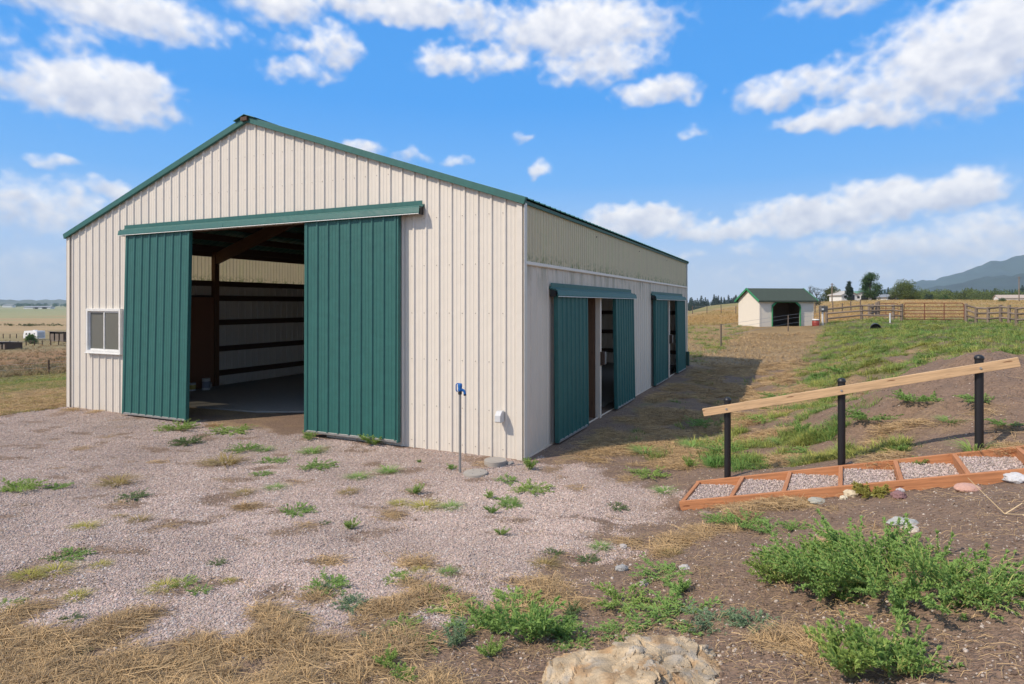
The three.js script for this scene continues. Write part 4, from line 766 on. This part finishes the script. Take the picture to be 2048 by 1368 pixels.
// ------------------------------------------------------------------ plants
const V3 = THREE.Vector3, UPV = new V3(0, 1, 0);
const leafMat = (r, g, b, o) => phys({ color: lin(r, g, b), roughness: 0.85, transmission: 0.42, thickness: 0, specularIntensity: 0.3, ...o });
M.leafMid = leafMat(0.27, 0.42, 0.12); M.leafDark = leafMat(0.17, 0.25, 0.10); M.leafYellow = leafMat(0.47, 0.44, 0.12); M.leafBlue = leafMat(0.25, 0.36, 0.21); M.leafBright = leafMat(0.34, 0.47, 0.13); M.leafDry = leafMat(0.38, 0.30, 0.13);
M.stem = std({ color: lin(0.34, 0.36, 0.12), roughness: 0.8 });
function pushLeaf(pos, p, dir, len, wid, rnd) {               // folded lance-shaped leaf
  const d = dir.clone().normalize(), side = new V3().crossVectors(d, Math.abs(d.y) > 0.95 ? new V3(1, 0, 0) : UPV).normalize(), n = new V3().crossVectors(side, d);
  side.addScaledVector(n, (rnd() - 0.5) * 1.2).normalize();
  const m = p.clone().addScaledVector(d, len * 0.45), a = m.clone().addScaledVector(side, wid).addScaledVector(n, wid * 0.5), b = m.clone().addScaledVector(side, -wid).addScaledVector(n, wid * 0.5), t = p.clone().addScaledVector(d, len).addScaledVector(n, -len * 0.12);
  pos.push(p.x, p.y, p.z, a.x, a.y, a.z, t.x, t.y, t.z, p.x, p.y, p.z, t.x, t.y, t.z, b.x, b.y, b.z);
}
function pushStem(pos, pts, r0, r1) {                         // three-sided tapering stem
  for (let i = 0; i < pts.length - 1; i++) {
    const a = pts[i], b = pts[i + 1], d = b.clone().sub(a).normalize(), s = new V3().crossVectors(d, Math.abs(d.y) > 0.9 ? new V3(1, 0, 0) : UPV).normalize(), u = new V3().crossVectors(s, d), ra = lerp(r0, r1, i / (pts.length - 1)), rb = lerp(r0, r1, (i + 1) / (pts.length - 1));
    const ringAt = (c, r) => [0, 2.094, 4.189].map((k) => c.clone().addScaledVector(s, Math.cos(k) * r).addScaledVector(u, Math.sin(k) * r)), A = ringAt(a, ra), B = ringAt(b, rb);
    for (let k = 0; k < 3; k++) { const l = (k + 1) % 3; for (const q of [A[k], A[l], B[l], A[k], B[l], B[k]]) pos.push(q.x, q.y, q.z); }
  }
}
function weedGeo({ seed, stems, len, rise, droop = 0.4, leaf, wide, per, branch = 3, r = 0.003, tip = 1 }) {
  const rnd = rng(seed), L = [], S = [];
  const limb = (p0, dir, ln, rad, order) => {
    const pts = [p0.clone()], N = 6; let d = dir.clone(), p = p0.clone();
    for (let i = 0; i < N; i++) { d.add(new V3((rnd() - 0.5) * 0.35, (rnd() - 0.5) * 0.25 - droop * 0.06 + (order ? 0.05 : 0.03), (rnd() - 0.5) * 0.35)).normalize(); p = p.clone().addScaledVector(d, ln / N); if (p.y < 0.012) p.y = 0.012; pts.push(p); }
    pushStem(S, pts, rad, rad * 0.35);
    const cnt = Math.max(3, Math.round(per * ln));
    for (let k = 0; k < cnt; k++) {
      const f = order ? 0.1 + 0.9 * rnd() : 0.25 + 0.75 * Math.pow(rnd(), 0.8), i = Math.min(N - 1, Math.floor(f * N)), q = pts[i].clone().lerp(pts[i + 1], f * N - i), ax = pts[i + 1].clone().sub(pts[i]).normalize();
      const o = new V3(rnd() - 0.5, rnd() - 0.35, rnd() - 0.5).normalize().addScaledVector(ax, 0.55);
      pushLeaf(L, q, o, leaf * (0.6 + 0.7 * rnd()) * (1 - 0.35 * f), wide * (0.7 + 0.5 * rnd()), rnd);
    }
    for (let k = 0; k < 5 * tip; k++) pushLeaf(L, p, d.clone().add(new V3(rnd() - 0.5, rnd() - 0.3, rnd() - 0.5)), leaf * (0.5 + 0.5 * rnd()), wide, rnd);
    if (order < 1) for (let k = 0; k < branch; k++) { const i = 1 + Math.floor(rnd() * (N - 2)), ax = pts[i + 1].clone().sub(pts[i]).normalize(); limb(pts[i], ax.add(new V3((rnd() - 0.5) * 1.5, 0.15 + rnd() * 0.6, (rnd() - 0.5) * 1.5)).normalize(), ln * (0.22 + 0.22 * rnd()), rad * 0.6, 1); }
  };
  for (let s = 0; s < stems; s++) { const a = s / stems * 6.283 + rnd() * 0.7, up = rise * (0.4 + 0.9 * rnd()); limb(new V3(Math.cos(a) * 0.01, 0, Math.sin(a) * 0.01), new V3(Math.cos(a), up, Math.sin(a)).normalize(), len * (0.6 + 0.5 * rnd()), r, 0); }
  return { leaf: rawGeo(L), stem: rawGeo(S) };
}
function tuftGeo(seed, n, h, spread, w, segs = 3, bend = 0.6) {
  const rnd = rng(seed), pos = [];
  for (let k = 0; k < n; k++) {
    const a = rnd() * 6.283, b = a + (rnd() - 0.5), r = Math.sqrt(rnd()) * spread * 0.35, ht = h * (0.45 + 0.6 * rnd()), out = spread * (0.3 + 0.8 * rnd()), ww = w * (0.6 + 0.6 * rnd());
    const P = (f) => new V3(Math.cos(a) * r + Math.cos(b) * out * Math.pow(f, 1.3), ht * (f - bend * 0.5 * f * f * f), Math.sin(a) * r + Math.sin(b) * out * Math.pow(f, 1.3)), sx = -Math.sin(b + 0.4), sz = Math.cos(b + 0.4);
    for (let i = 0; i < segs; i++) {
      const f0 = i / segs, f1 = (i + 1) / segs, p = P(f0), q = P(f1), w0 = ww * (1 - f0 * 0.7), w1 = ww * (1 - f1 * 0.7);
      const A = [p.x - sx * w0, p.y, p.z - sz * w0], B = [p.x + sx * w0, p.y, p.z + sz * w0], C = [q.x + sx * w1, q.y, q.z + sz * w1], D = [q.x - sx * w1, q.y, q.z - sz * w1];
      if (i === segs - 1) pos.push(...A, ...B, q.x, q.y, q.z); else pos.push(...A, ...B, ...C, ...A, ...C, ...D);
    }
  }
  return rawGeo(pos);
}
function litterGeo(seed, n, len, w) {                         // loose stalks lying criss-cross
  const rnd = rng(seed), pos = [];
  for (let k = 0; k < n; k++) {
    const a = rnd() * 6.283, x = (rnd() - 0.5) * len, z = (rnd() - 0.5) * len, l = len * (0.3 + 0.8 * rnd()) / 2, y0 = 0.002 + 0.012 * rnd(), y1 = 0.004 + 0.045 * rnd() * rnd(), dx = Math.cos(a), dz = Math.sin(a), cx = (rnd() - 0.5) * len * 0.2;
    const p = [[x - dx * l, y0, z - dz * l], [x - dz * cx, (y0 + y1) * 0.6 + 0.004, z + dx * cx], [x + dx * l, y1, z + dz * l]];
    for (let i = 0; i < 2; i++) { const A = p[i], B = p[i + 1], q = [A[0] - dz * w, A[1], A[2] + dx * w], r = [A[0] + dz * w, A[1] + w, A[2] - dx * w], s = [B[0] + dz * w, B[1] + w, B[2] - dx * w], t = [B[0] - dz * w, B[1], B[2] + dx * w]; pos.push(...q, ...r, ...s, ...q, ...s, ...t); }
  }
  return rawGeo(pos);
}
const inBarn = (c, b, m = 0.06) => c < m && c > -BW - m && b > -m && b < BL + m;
const onSteps = (x, z) => { const [r, q] = toStep(x, z); return r > -0.4 && r < 4.9 && q > 0.06 && q < 1.0; };
function scatter(name, label, geo, mat, count, seed, d0, d1, pick, colour, size, share = 1) {   // pick(weights, c, b, x, z) -> chance
  const rnd = rng(seed), out = []; const e = new THREE.Euler(), q = new THREE.Quaternion(), s3 = new V3(), p3 = new V3();
  const cols = []; let tries = 0;
  while (out.length < count && tries++ < count * 14) {
    const th = R(-44 + 88 * rnd()), d = d0 * Math.pow(d1 / d0, rnd()), x = Math.tan(th) * d, z = -d, [c, b] = toBarn(x, z);
    if (inBarn(c, b) || onSteps(x, z)) continue;
    const w = cover(x, z), pr = pick(w, c, b, x, z); if (rnd() > pr) continue;
    const k = size(rnd, d, w), lay = k.lay ?? 0; e.set((rnd() - 0.5) * lay, rnd() * 6.283, (rnd() - 0.5) * lay); q.setFromEuler(e); s3.set(...k.s); p3.set(x, land(x, z) + (k.y ?? -0.004), z);
    out.push(new THREE.Matrix4().compose(p3, q, s3)); cols.push(colour(rnd, w, x, z, c, b));
  }
  const im = new THREE.InstancedMesh(geo, mat, out.length); im.name = name; out.forEach((m, i) => { im.setMatrixAt(i, m); im.setColorAt(i, cols[i]); }); im.castShadow = im.receiveShadow = true;
  tag(im, label, name.replace(/_/g, ' '), null, 'stuff'); scene.add(im); return im;
}
const pebbleG = new THREE.IcosahedronGeometry(1, 0); { const p = pebbleG.attributes.position; }
const white = std({ color: 0xffffff, roughness: 0.92 }), whiteLeaf = phys({ color: 0xffffff, roughness: 0.85, transmission: 0.25, thickness: 0, specularIntensity: 0.35 }), whiteDry = phys({ color: 0xffffff, roughness: 0.8, transmission: 0.12, thickness: 0, specularIntensity: 0.4 });
scatter('gravel', 'pink-grey crushed gravel covering the yard', pebbleG, white, 230000, 101, 2.0, 15, (w) => sm(0.05, 0.95, w[0]), (r, w, x, z) => { const t = (0.66 + 0.5 * r()) * (1 + 0.28 * fbm(x * 0.4 + 12, z * 0.4, 3)), k = r(); return k < 0.12 ? lin(0.56 * t, 0.50 * t, 0.46 * t) : k < 0.25 ? lin(0.29 * t, 0.245 * t, 0.235 * t) : lin(0.50 * t, (0.37 + 0.03 * r()) * t, (0.315 + 0.03 * r()) * t); }, (r, d) => { const s = (0.004 + 0.0085 * r() * r() * r()) * (0.9 + 0.04 * d); return { s: [s * 1.3, s * 0.75, s], y: s * 0.15, lay: 1.2 }; });
scatter('earth_clods', 'crumbs and small stones on the bare brown earth', pebbleG, white, 24000, 102, 2.0, 16, (w) => w[1] * 0.8, (r) => { const t = 0.7 + 0.6 * r(); return r() < 0.22 ? lin(0.42 * t, 0.36 * t, 0.31 * t) : lin(0.17 * t, 0.115 * t, 0.085 * t); }, (r) => { const s = 0.004 + 0.012 * r() * r() * r(); return { s: [s * 1.3, s * 0.8, s], y: s * 0.1, lay: 2 }; });
const strawCol = (r) => { const t = 0.72 + 0.6 * r(); return r() < 0.25 ? lin(0.30 * t, 0.215 * t, 0.13 * t) : lin(0.48 * t, 0.335 * t, 0.175 * t); };
scatter('straw_litter', 'dry straw and cut stalks lying on the ground', litterGeo(1, 12, 0.15, 0.0009), whiteDry, 40000, 103, 2.0, 22, (w, c, b) => sm(0.3, 0.85, w[2]), strawCol, (r, d) => { const k = 0.6 + 0.7 * r() + 0.05 * d; return { s: [k, k, k], lay: 0.3 }; });
scatter('straw_litter', 'scattered bits of straw on the bare earth', litterGeo(2, 3, 0.12, 0.001), whiteDry, 7000, 113, 2.0, 15, (w, c, b) => w[1] * 0.6, strawCol, (r, d) => { const k = 0.4 + 0.8 * r(); return { s: [k, k, k], lay: 0.4 }; });
scatter('dry_grass', 'short standing dry grass in the straw', tuftGeo(5, 9, 0.07, 0.06, 0.0016), whiteDry, 30000, 104, 2.0, 40, (w, c, b, x, z) => sm(0.3, 0.9, w[2]) * 0.8 * sm(1.0, 0.25, w[0]), strawCol, (r, d) => { const k = (0.5 + 0.8 * r()) * (1 + 0.025 * d); return { s: [k * 1.3, k, k * 1.3] }; });
const greenCol = (r, w, x, z) => { const t = 0.7 + 0.6 * r(), y = clamp(0.5 + fbm(x * 0.4, z * 0.4, 3) + (r() - 0.5) * 0.8); return lin(lerp(0.13, 0.36, y) * t, lerp(0.26, 0.36, y) * t, lerp(0.06, 0.095, y) * t); };
scatter('green_grass', 'green grass and weeds covering the bank', tuftGeo(6, 11, 0.12, 0.09, 0.0026), whiteLeaf, 70000, 105, 4.5, 48, (w, c, b, x, z) => c > 1.0 || b > 16 ? sm(0.2, 0.8, w[3]) * (0.15 + 0.85 * sm(-0.15, 0.3, fbm(x * 0.9 + 70, z * 0.9, 3))) : 0, greenCol, (r, d) => { const k = (0.4 + 0.8 * r()) * (0.8 + 0.03 * d), up = r(); return { s: [k * 1.2, k * (0.35 + 1.1 * up * up), k * 1.2] }; });
scatter('lawn_grass', 'mown yellowing lawn left of the barn', tuftGeo(7, 10, 0.06, 0.06, 0.003), whiteLeaf, 30000, 106, 11, 75, (w, c, b) => c < -10.9 ? 0.9 : 0, (r, w, x, z) => { const t = 0.75 + 0.5 * r(), y = clamp(0.6 + 0.9 * fbm(x * 0.25, z * 0.25, 3)); return lin(lerp(0.14, 0.38, y) * t, lerp(0.20, 0.29, y) * t, lerp(0.05, 0.10, y) * t); }, (r, d) => { const k = (0.5 + 0.6 * r()) * (0.8 + 0.04 * d); return { s: [k * 1.5, k, k * 1.5] }; });
scatter('field_grass', 'tall golden grass in the pasture', tuftGeo(8, 9, 0.45, 0.25, 0.006), whiteDry, 26000, 107, 50, 260, (w, c, b) => c > -9 ? 0.8 : 0, (r, w, x, z) => { const t = 0.75 + 0.5 * r(), y = fbm(x * 0.03, z * 0.03, 3); return lin(lerp(0.48, 0.30, clamp(y + 0.3)) * t, lerp(0.31, 0.28, clamp(y + 0.3)) * t, 0.125 * t); }, (r, d) => { const k = (0.4 + 0.5 * r()) * (0.8 + 0.006 * d); return { s: [k * 1.6, k * 0.8, k * 1.6] }; });
scatter('rough_grass', 'tall rust-coloured weeds below the lawn', tuftGeo(9, 9, 0.6, 0.4, 0.012), whiteDry, 9000, 108, 62, 190, (w, c, b) => c < -50 ? 0.85 : 0, (r, w, x, z) => { const t = 0.75 + 0.5 * r(), y = clamp(0.4 + fbm(x * 0.06, z * 0.06, 3)); return lin(lerp(0.16, 0.36, y) * t, lerp(0.15, 0.20, y) * t, 0.08 * t); }, (r, d) => { const k = 0.5 + 0.9 * r(); return { s: [k * 1.8, k, k * 1.8] }; });
console.log('scatter done');

// single clumps, each a thing of its own
{
  const G = {
    mat: [1, 2, 3].map((s) => tuftGeo(20 + s, 150, 0.55, 1, 0.017, 3, 0.9)),                       // low grass clump, about a unit in radius
    tall: [1, 2, 3].map((s) => weedGeo({ seed: 30 + s, stems: 9, len: 1.0, rise: 2.2, leaf: 0.16, wide: 0.017, per: 34, branch: 6, r: 0.012 })),
    flat: [1, 2, 3].map((s) => weedGeo({ seed: 40 + s, stems: 12, len: 1.0, rise: 0.5, droop: 0.9, leaf: 0.15, wide: 0.020, per: 30, branch: 5, r: 0.010 })),
  };
  for (const k of ['tall', 'flat']) G[k] = G[k].map((g) => mergeGeometries([g.leaf, g.stem]));
  const mats = { m: M.leafMid, d: M.leafDark, y: M.leafYellow, b: M.leafBlue, g: M.leafBright, o: M.leafDry }, tone = { m: 'green', d: 'dark green', y: 'yellow-green', b: 'blue-green', g: 'bright green', o: 'dry olive' };
  const names = { mat: ['grass_clump', 'grass clump', 'low'], tall: ['upright_weed', 'weed', 'upright feathery'], flat: ['sprawling_weed', 'weed', 'sprawling'] };
  // kind, tone, [px, py, half width in px]
  const list = {
    'flat g': [[357, 860, 30], [465, 864, 36], [35, 980, 40], [365, 1167, 24], [1062, 980, 34], [791, 1157, 28], [805, 1251, 30], [12, 1212, 26], [1300, 950, 34], [1531, 842, 30], [907, 1220, 42], [1031, 1215, 60], [1247, 1208, 55], [869, 1192, 30]],
    'flat d': [[374, 887, 28], [434, 1129, 16], [1233, 1016, 20], [266, 996, 30], [648, 1046, 10], [585, 1238, 24], [154, 1305, 20], [141, 1239, 18], [1108, 1108, 18], [1179, 1122, 24]],
    'flat m': [[490, 900, 26], [544, 924, 26], [521, 950, 20], [116, 975, 20], [594, 1024, 32], [664, 1175, 44], [398, 1184, 20], [137, 1114, 34], [1017, 960, 24], [1021, 1012, 22], [635, 935, 30], [1331, 1150, 55], [842, 1291, 36], [1358, 1235, 85], [1420, 850, 40], [1450, 905, 36], [1010, 1000, 18], [1245, 1265, 50], [1489, 1052, 42], [1545, 1062, 40], [1440, 1042, 30], [1590, 1060, 28], [940, 1255, 40], [1010, 1245, 45], [1090, 1250, 50], [1150, 1290, 40]],
    'flat b': [[703, 1212, 34], [685, 1210, 20], [1432, 1248, 50], [1507, 1252, 48], [753, 1284, 32]],
    'mat m ': [[1650, 795, 26], [1560, 885, 24], [1900, 845, 26], [1705, 905, 30], [1600, 925, 24]],
    'flat m ': [[1740, 838, 44], [1830, 802, 40], [1960, 800, 36], [2010, 850, 30], [1480, 930, 26], [1620, 905, 34], [1560, 800, 34], [1690, 745, 36]],
    'mat y': [[110, 1144, 34], [58, 1151, 30], [151, 1196, 26], [332, 1174, 28], [290, 1185, 16], [840, 1142, 18], [851, 1014, 30], [799, 1008, 20], [199, 1132, 20], [172, 1055, 26], [459, 1163, 14]],
    'mat o': [[452, 927, 44], [237, 968, 38], [278, 1041, 22], [95, 1277, 26], [239, 1034, 14], [1345, 1110, 24], [700, 985, 22], [490, 987, 22], [560, 1265, 30], [1090, 1130, 30]],
    'mat m': [[550, 976, 20], [527, 902, 20], [623, 906, 26], [901, 1016, 24], [718, 955, 24], [778, 944, 26], [894, 1145, 20], [1021, 1010, 20], [1203, 1096, 22], [1330, 985, 24], [1290, 905, 30], [1385, 895, 30]],
    'tall g': [[618, 880, 22], [749, 890, 34], [1060, 940, 24], [979, 996, 18], [1004, 1070, 18], [832, 987, 24], [701, 1058, 24], [981, 1310, 38], [1380, 935, 22], [776, 1330, 36], [811, 1362, 40], [1640, 1120, 60]],
    'tall m': [[903, 938, 16], [984, 1027, 18], [838, 925, 8], [1058, 1285, 95], [990, 1262, 60], [1120, 1275, 60], [1360, 1185, 40], [1835, 932, 24], [1800, 905, 20], [1560, 1140, 50], [1600, 870, 26]],
    'tall b': [[911, 1290, 44], [652, 1180, 18]],
    'tall d': [[1143, 1232, 30], [1640, 800, 24]],
  };
  let n = 0; const rnd = rng(909);
  for (const [key, spots] of Object.entries(list)) {
    const [kind, t] = key.trim().split(' '), [nm, what, how] = names[kind];
    spots.forEach(([px, py, half], i) => {
      const [x, y, z] = onGround(px, py), rad = half * 1.4 / FOCAL * -z, g = G[kind][n++ % 3], o = mesh(nm, g, mats[t]);
      const hs = kind === 'mat' ? rad * (0.7 + 0.3 * rnd()) : rad * (kind === 'tall' ? 0.5 + 0.3 * rnd() : 0.4 + 0.3 * rnd());
      o.position.set(x, y - 0.006, z); o.scale.set(rad, hs, rad); o.rotation.y = rnd() * 6.28;
      const [c, b] = toBarn(x, z), w = cover(x, z), where = w[0] > 0.5 ? 'the gravel' : b > 0 ? 'the strip beside the barn' : z > -4 && x < -0.3 ? 'dry straw' : 'bare earth';
      tag(o, `${how} ${tone[t]} ${what} growing in ${where}`, what, `${how} ${tone[t]} ${what}s in ${where}`);
    });
  }
  // the big sprawling plant and its neighbours in the bare earth
  const big = (px, py, seed, len, stems, rise, label, mat, per = 80, leaf = 0.034, wide = 0.0058) => {
    const [x, y, z] = onGround(px, py), o = base('big_weed', [x, y, z], seed); tag(o, label, 'weed');
    const g = weedGeo({ seed, stems, len, rise, droop: 0.55, leaf, wide, per, branch: 9, r: 0.0055, tip: 2 });
    mesh('foliage', g.leaf, mat, o); mesh('stems', g.stem, M.stem, o);
  };
  big(1790, 1165, 501, 0.70, 26, 0.16, 'huge sprawling green weed with yellow stems on bare earth', M.leafMid, 210, 0.036, 0.0062);
  big(1660, 1180, 502, 0.44, 16, 0.36, 'bushy green weed against the huge sprawling weed', M.leafMid, 130);
  big(1560, 1160, 507, 0.3, 14, 0.6, 'smaller feathery weed left of the bushy weed', M.leafBright, 120, 0.028, 0.004);
  big(1925, 1190, 508, 0.40, 13, 0.4, 'green weed on the right flank of the huge sprawling weed', M.leafMid, 130);
  big(1700, 1352, 503, 0.22, 13, 1.2, 'leafy green weed at the right of the sandstone boulder', M.leafBright, 130);
  big(1785, 1345, 504, 0.24, 12, 1.0, 'taller green weed next to the leafy weed by the boulder', M.leafMid, 130);
  big(1738, 992, 505, 0.17, 12, 0.5, 'low yellow-green creeping plant beside cream stones', M.leafYellow, 160, 0.03, 0.006);
  { const [x, z] = fromStep(2.38, 0.02), o = base('grass_tussock', [x, stepY(2.38) - 0.04, z]); tag(o, 'tussock of broad green grass at the foot of a black post', 'grass'); mesh('blades', tuftGeo(61, 60, 0.24, 0.26, 0.006, 4, 1.1), M.leafBright, o); mesh('dry_blades', tuftGeo(62, 14, 0.1, 0.3, 0.004, 4, 0.8), M.leafDry, o); }
  { const [x, y, z] = onGround(2010, 1030), o = base('dead_stalk', [x, y, z], 0.5); tag(o, 'pale dead branching stalk lying on bare earth', 'stalk'); const S = []; for (const p of [[[0, 0.01, 0], [-0.05, 0.05, 0.12], [-0.2, 0.02, 0.3]], [[0, 0.01, 0], [0.12, 0.08, 0.05], [0.3, 0.03, 0.1]], [[0, 0.01, 0], [-0.04, 0.12, -0.1], [-0.06, 0.22, -0.2]], [[-0.05, 0.05, 0.12], [0.05, 0.03, 0.3], [0.1, 0.02, 0.4]]]) pushStem(S, p.map((q) => new V3(...q)), 0.004, 0.002); mesh('stalk', rawGeo(S), std({ color: lin(0.55, 0.42, 0.25) }), o); }
}
console.log('clumps done');

// ------------------------------------------------------------------ trees and bushes far off
M.bark = wood(0.12, 0.09, 0.07);
function tree(px, d, { name = 'leafy_tree', h, w, base: lift = 0.12, shape = 'round', leaf = 0.5, n = 2600, mat, seed, label, category = 'tree', bare = 0 }) {
  const [x, z] = sp(px, d), rnd = rng(seed), o = base(name, [x, land(x, z), z], rnd() * 6); tag(o, label, category);
  const T = [], N = 6, pts = []; for (let i = 0; i <= N; i++) pts.push(new V3(n2(seed, i * 0.5) * w * 0.05, -0.3 + h * 0.92 * i / N, n2(seed + 9, i * 0.5) * w * 0.05)); pushStem(T, pts, h * 0.022 + 0.05, 0.03);
  const L = [], rad = (f) => shape === 'cone' ? (1 - f) * 0.95 + 0.04 : shape === 'column' ? Math.pow(Math.sin(Math.PI * (0.12 + 0.86 * f)), 0.7) * (1.05 - 0.45 * f) : Math.sqrt(Math.max(0, 1 - Math.pow(f * 1.75 - 0.8, 2) * 0.95));
  const blobs = []; for (let k = 0; k < 26; k++) { const f = rnd(), a = rnd() * 6.283, r = rad(f) * w * 0.5 * Math.sqrt(0.25 + 0.75 * rnd()) * 0.78; blobs.push([Math.cos(a) * r, h * (lift + (1 - lift) * f * 0.94), Math.sin(a) * r, w * (0.10 + 0.10 * rnd()) * (shape === 'cone' ? 0.7 : 1)]); }
  for (const b of blobs) pushStem(T, [pts[Math.min(N, Math.max(1, Math.floor(b[1] / h * N * 0.8)))], new V3(b[0], b[1], b[2])], 0.05 + h * 0.004, 0.02);
  for (let k = 0; k < n * (1 - bare); k++) { const b = blobs[Math.floor(rnd() * blobs.length)], u = rnd() * 2 - 1, a = rnd() * 6.283, rr = b[3] * Math.pow(rnd(), 0.42) * 1.25, s = Math.sqrt(1 - u * u), p = new V3(b[0] + Math.cos(a) * s * rr, b[1] + u * rr * 0.9, b[2] + Math.sin(a) * s * rr); if (p.y < 0.05) p.y = 0.05 + rnd() * 0.2; pushLeaf(L, p, new V3(rnd() - 0.5, (rnd() - 0.6) * (shape === 'cone' ? 1.2 : 0.9), rnd() - 0.5), leaf * (0.6 + 0.7 * rnd()), leaf * 0.28, rnd); }
  mesh('trunk', rawGeo(T), M.bark, o); if (L.length) mesh('crown', rawGeo(L), mat, o); return o;
}
const tm = (r, g, b) => phys({ color: lin(r, g, b), roughness: 0.9, transmission: 0.3, thickness: 0, specularIntensity: 0.3 });
M.poplar = tm(0.075, 0.14, 0.05); M.willow = tm(0.14, 0.185, 0.055); M.spruce = tm(0.05, 0.085, 0.062); M.olive = tm(0.12, 0.145, 0.05);
tree(1742, 240, { h: 10.8, w: 9.4, shape: 'column', mat: M.poplar, seed: 1, n: 6000, leaf: 0.55, lift: 0.02, label: 'tall dark green poplar standing beside the white farmhouse' });
tree(1732, 243, { name: 'leafy_tree', h: 9.8, w: 4.6, shape: 'column', mat: M.poplar, seed: 21, n: 2400, leaf: 0.5, lift: 0.04, label: 'narrow poplar growing against the tall dark poplar' });
tree(1810, 236, { name: 'willow_tree', h: 6.9, w: 11.6, shape: 'round', mat: M.willow, seed: 2, n: 5200, leaf: 0.5, lift: 0.0, label: 'wide round olive-green willow right of the poplar' });
tree(1698, 222, { name: 'spruce_tree', h: 7.2, w: 4.4, shape: 'cone', mat: M.spruce, seed: 3, n: 2600, leaf: 0.5, lift: 0.03, label: 'blue-green spruce in front of the white farm buildings' });
tree(1670, 236, { h: 5.6, w: 6.2, shape: 'round', mat: M.olive, seed: 4, n: 2600, leaf: 0.45, lift: 0.05, label: 'loose olive-green tree behind the pale utility pole' });
tree(1655, 240, { h: 5.0, w: 5, shape: 'round', mat: M.olive, seed: 14, n: 1700, leaf: 0.45, lift: 0.05, label: 'small olive-green tree between shed and utility pole' });
tree(1632, 150, { name: 'bare_tree', h: 4.6, w: 4.2, shape: 'round', mat: M.spruce, seed: 5, n: 900, leaf: 0.3, lift: 0.2, bare: 0.35, label: 'half-dead grey tree behind the small shed' });
tree(1620, 152, { name: 'bare_tree', h: 5.2, w: 3.0, shape: 'cone', mat: M.spruce, seed: 6, n: 300, leaf: 0.25, lift: 0.4, bare: 0.5, label: 'thin bare tree rising over the shed roof' });
tree(1858, 250, { name: 'bush', h: 2.8, w: 4.4, shape: 'round', mat: M.spruce, seed: 7, n: 900, leaf: 0.35, lift: 0, label: 'dark bush in the field right of the willow', category: 'bush' });
tree(1888, 255, { name: 'bush', h: 2.6, w: 4.2, shape: 'round', mat: M.poplar, seed: 8, n: 900, leaf: 0.35, lift: 0, label: 'dark bush in the field before the forest', category: 'bush' });
tree(2004, 170, { name: 'bush', h: 0.8, w: 2.4, shape: 'round', mat: M.poplar, seed: 18, n: 400, leaf: 0.25, lift: 0, label: 'low dark shrub in the field near the utility pole', category: 'bush' });
{ const o = scene.children.find((q) => q.userData.spot); delete o.userData.spot; const g = tree(62, 176, { name: 'bush_shape', h: 2.6, w: 3.6, shape: 'round', mat: tm(0.10, 0.19, 0.045), seed: 9, n: 1400, leaf: 0.35, lift: 0, label: 'x', category: 'bush' }); for (const k of [...g.children]) o.add(k); scene.remove(g); }
{ // woods on the horizon: conifers and broadleaves in one mass
  const cone = []; const rn = rng(71); for (let k = 0; k < 240; k++) { const f = Math.pow(rn(), 0.8), a = rn() * 6.283, r = (1 - f) * 0.2 * (0.4 + 0.6 * rn()) + 0.01; pushLeaf(cone, new V3(Math.cos(a) * r * 0.4, f, Math.sin(a) * r * 0.4), new V3(Math.cos(a), -0.35, Math.sin(a)), r * 1.1 + 0.02, 0.03, rn); } pushStem(cone, [new V3(0, -0.05, 0), new V3(0, 0.5, 0), new V3(0, 1, 0)], 0.02, 0.004);
  const ball = []; for (let k = 0; k < 300; k++) { const u = rn() * 2 - 1, a = rn() * 6.283, s = Math.sqrt(1 - u * u), r = 0.42 * (0.7 + 0.45 * rn()); pushLeaf(ball, new V3(Math.cos(a) * s * r, 0.48 + u * 0.46 * (0.75 + 0.35 * rn()), Math.sin(a) * s * r), new V3(rn() - 0.5, rn() - 0.5, rn() - 0.5), 0.13, 0.035, rn); }
  const wood_ = (name, label, geo, mat, N, seed, az0, az1, d0, d1, h0, h1) => { const r = rng(seed), im = new THREE.InstancedMesh(geo, mat, N), m = new THREE.Matrix4(), q = new THREE.Quaternion(), c = new THREE.Color(); for (let i = 0; i < N; i++) { const az = R(lerp(az0, az1, r())), d = lerp(d0, d1, r()), x = Math.tan(az) * d, z = -d, h = lerp(h0, h1, Math.pow(r(), 1.5)); q.setFromAxisAngle(UPV, r() * 6.28); m.compose(new V3(x, land(x, z) - 0.3, z), q, new V3(h * (0.8 + 0.5 * r()), h, h * (0.8 + 0.5 * r()))); im.setMatrixAt(i, m); const t = 0.7 + 0.6 * r(); im.setColorAt(i, c.setRGB(t, t, t * 0.95)); } im.name = name; im.castShadow = im.receiveShadow = true; tag(im, label, 'woods', null, 'stuff'); scene.add(im); };
  wood_('pine_woods', 'dark pine forest below the mountain', rawGeo(cone), M.spruce, 420, 81, 30, 48, 560, 950, 7, 17);
  wood_('leafy_woods', 'pale broadleaf trees at the edge of the forest', rawGeo(ball), M.willow, 190, 82, 33, 48, 430, 560, 6, 11);
  wood_('horizon_pines', 'distant dark pine line behind the golden field', rawGeo(cone), M.spruce, 260, 83, 13, 22.5, 900, 1300, 9, 24);
  wood_('plain_trees', 'distant trees round the farms on the plain', rawGeo(ball), M.poplar, 120, 84, -41, -34, 2600, 3600, 8, 18);
  wood_('hedge_scrub', 'dark line of scrub across the valley fields', rawGeo(ball), M.olive, 300, 85, -46, -33, 330, 345, 0.5, 1.7);
}
console.log('trees done');
shade(scene);
renderer.render(scene, camera);
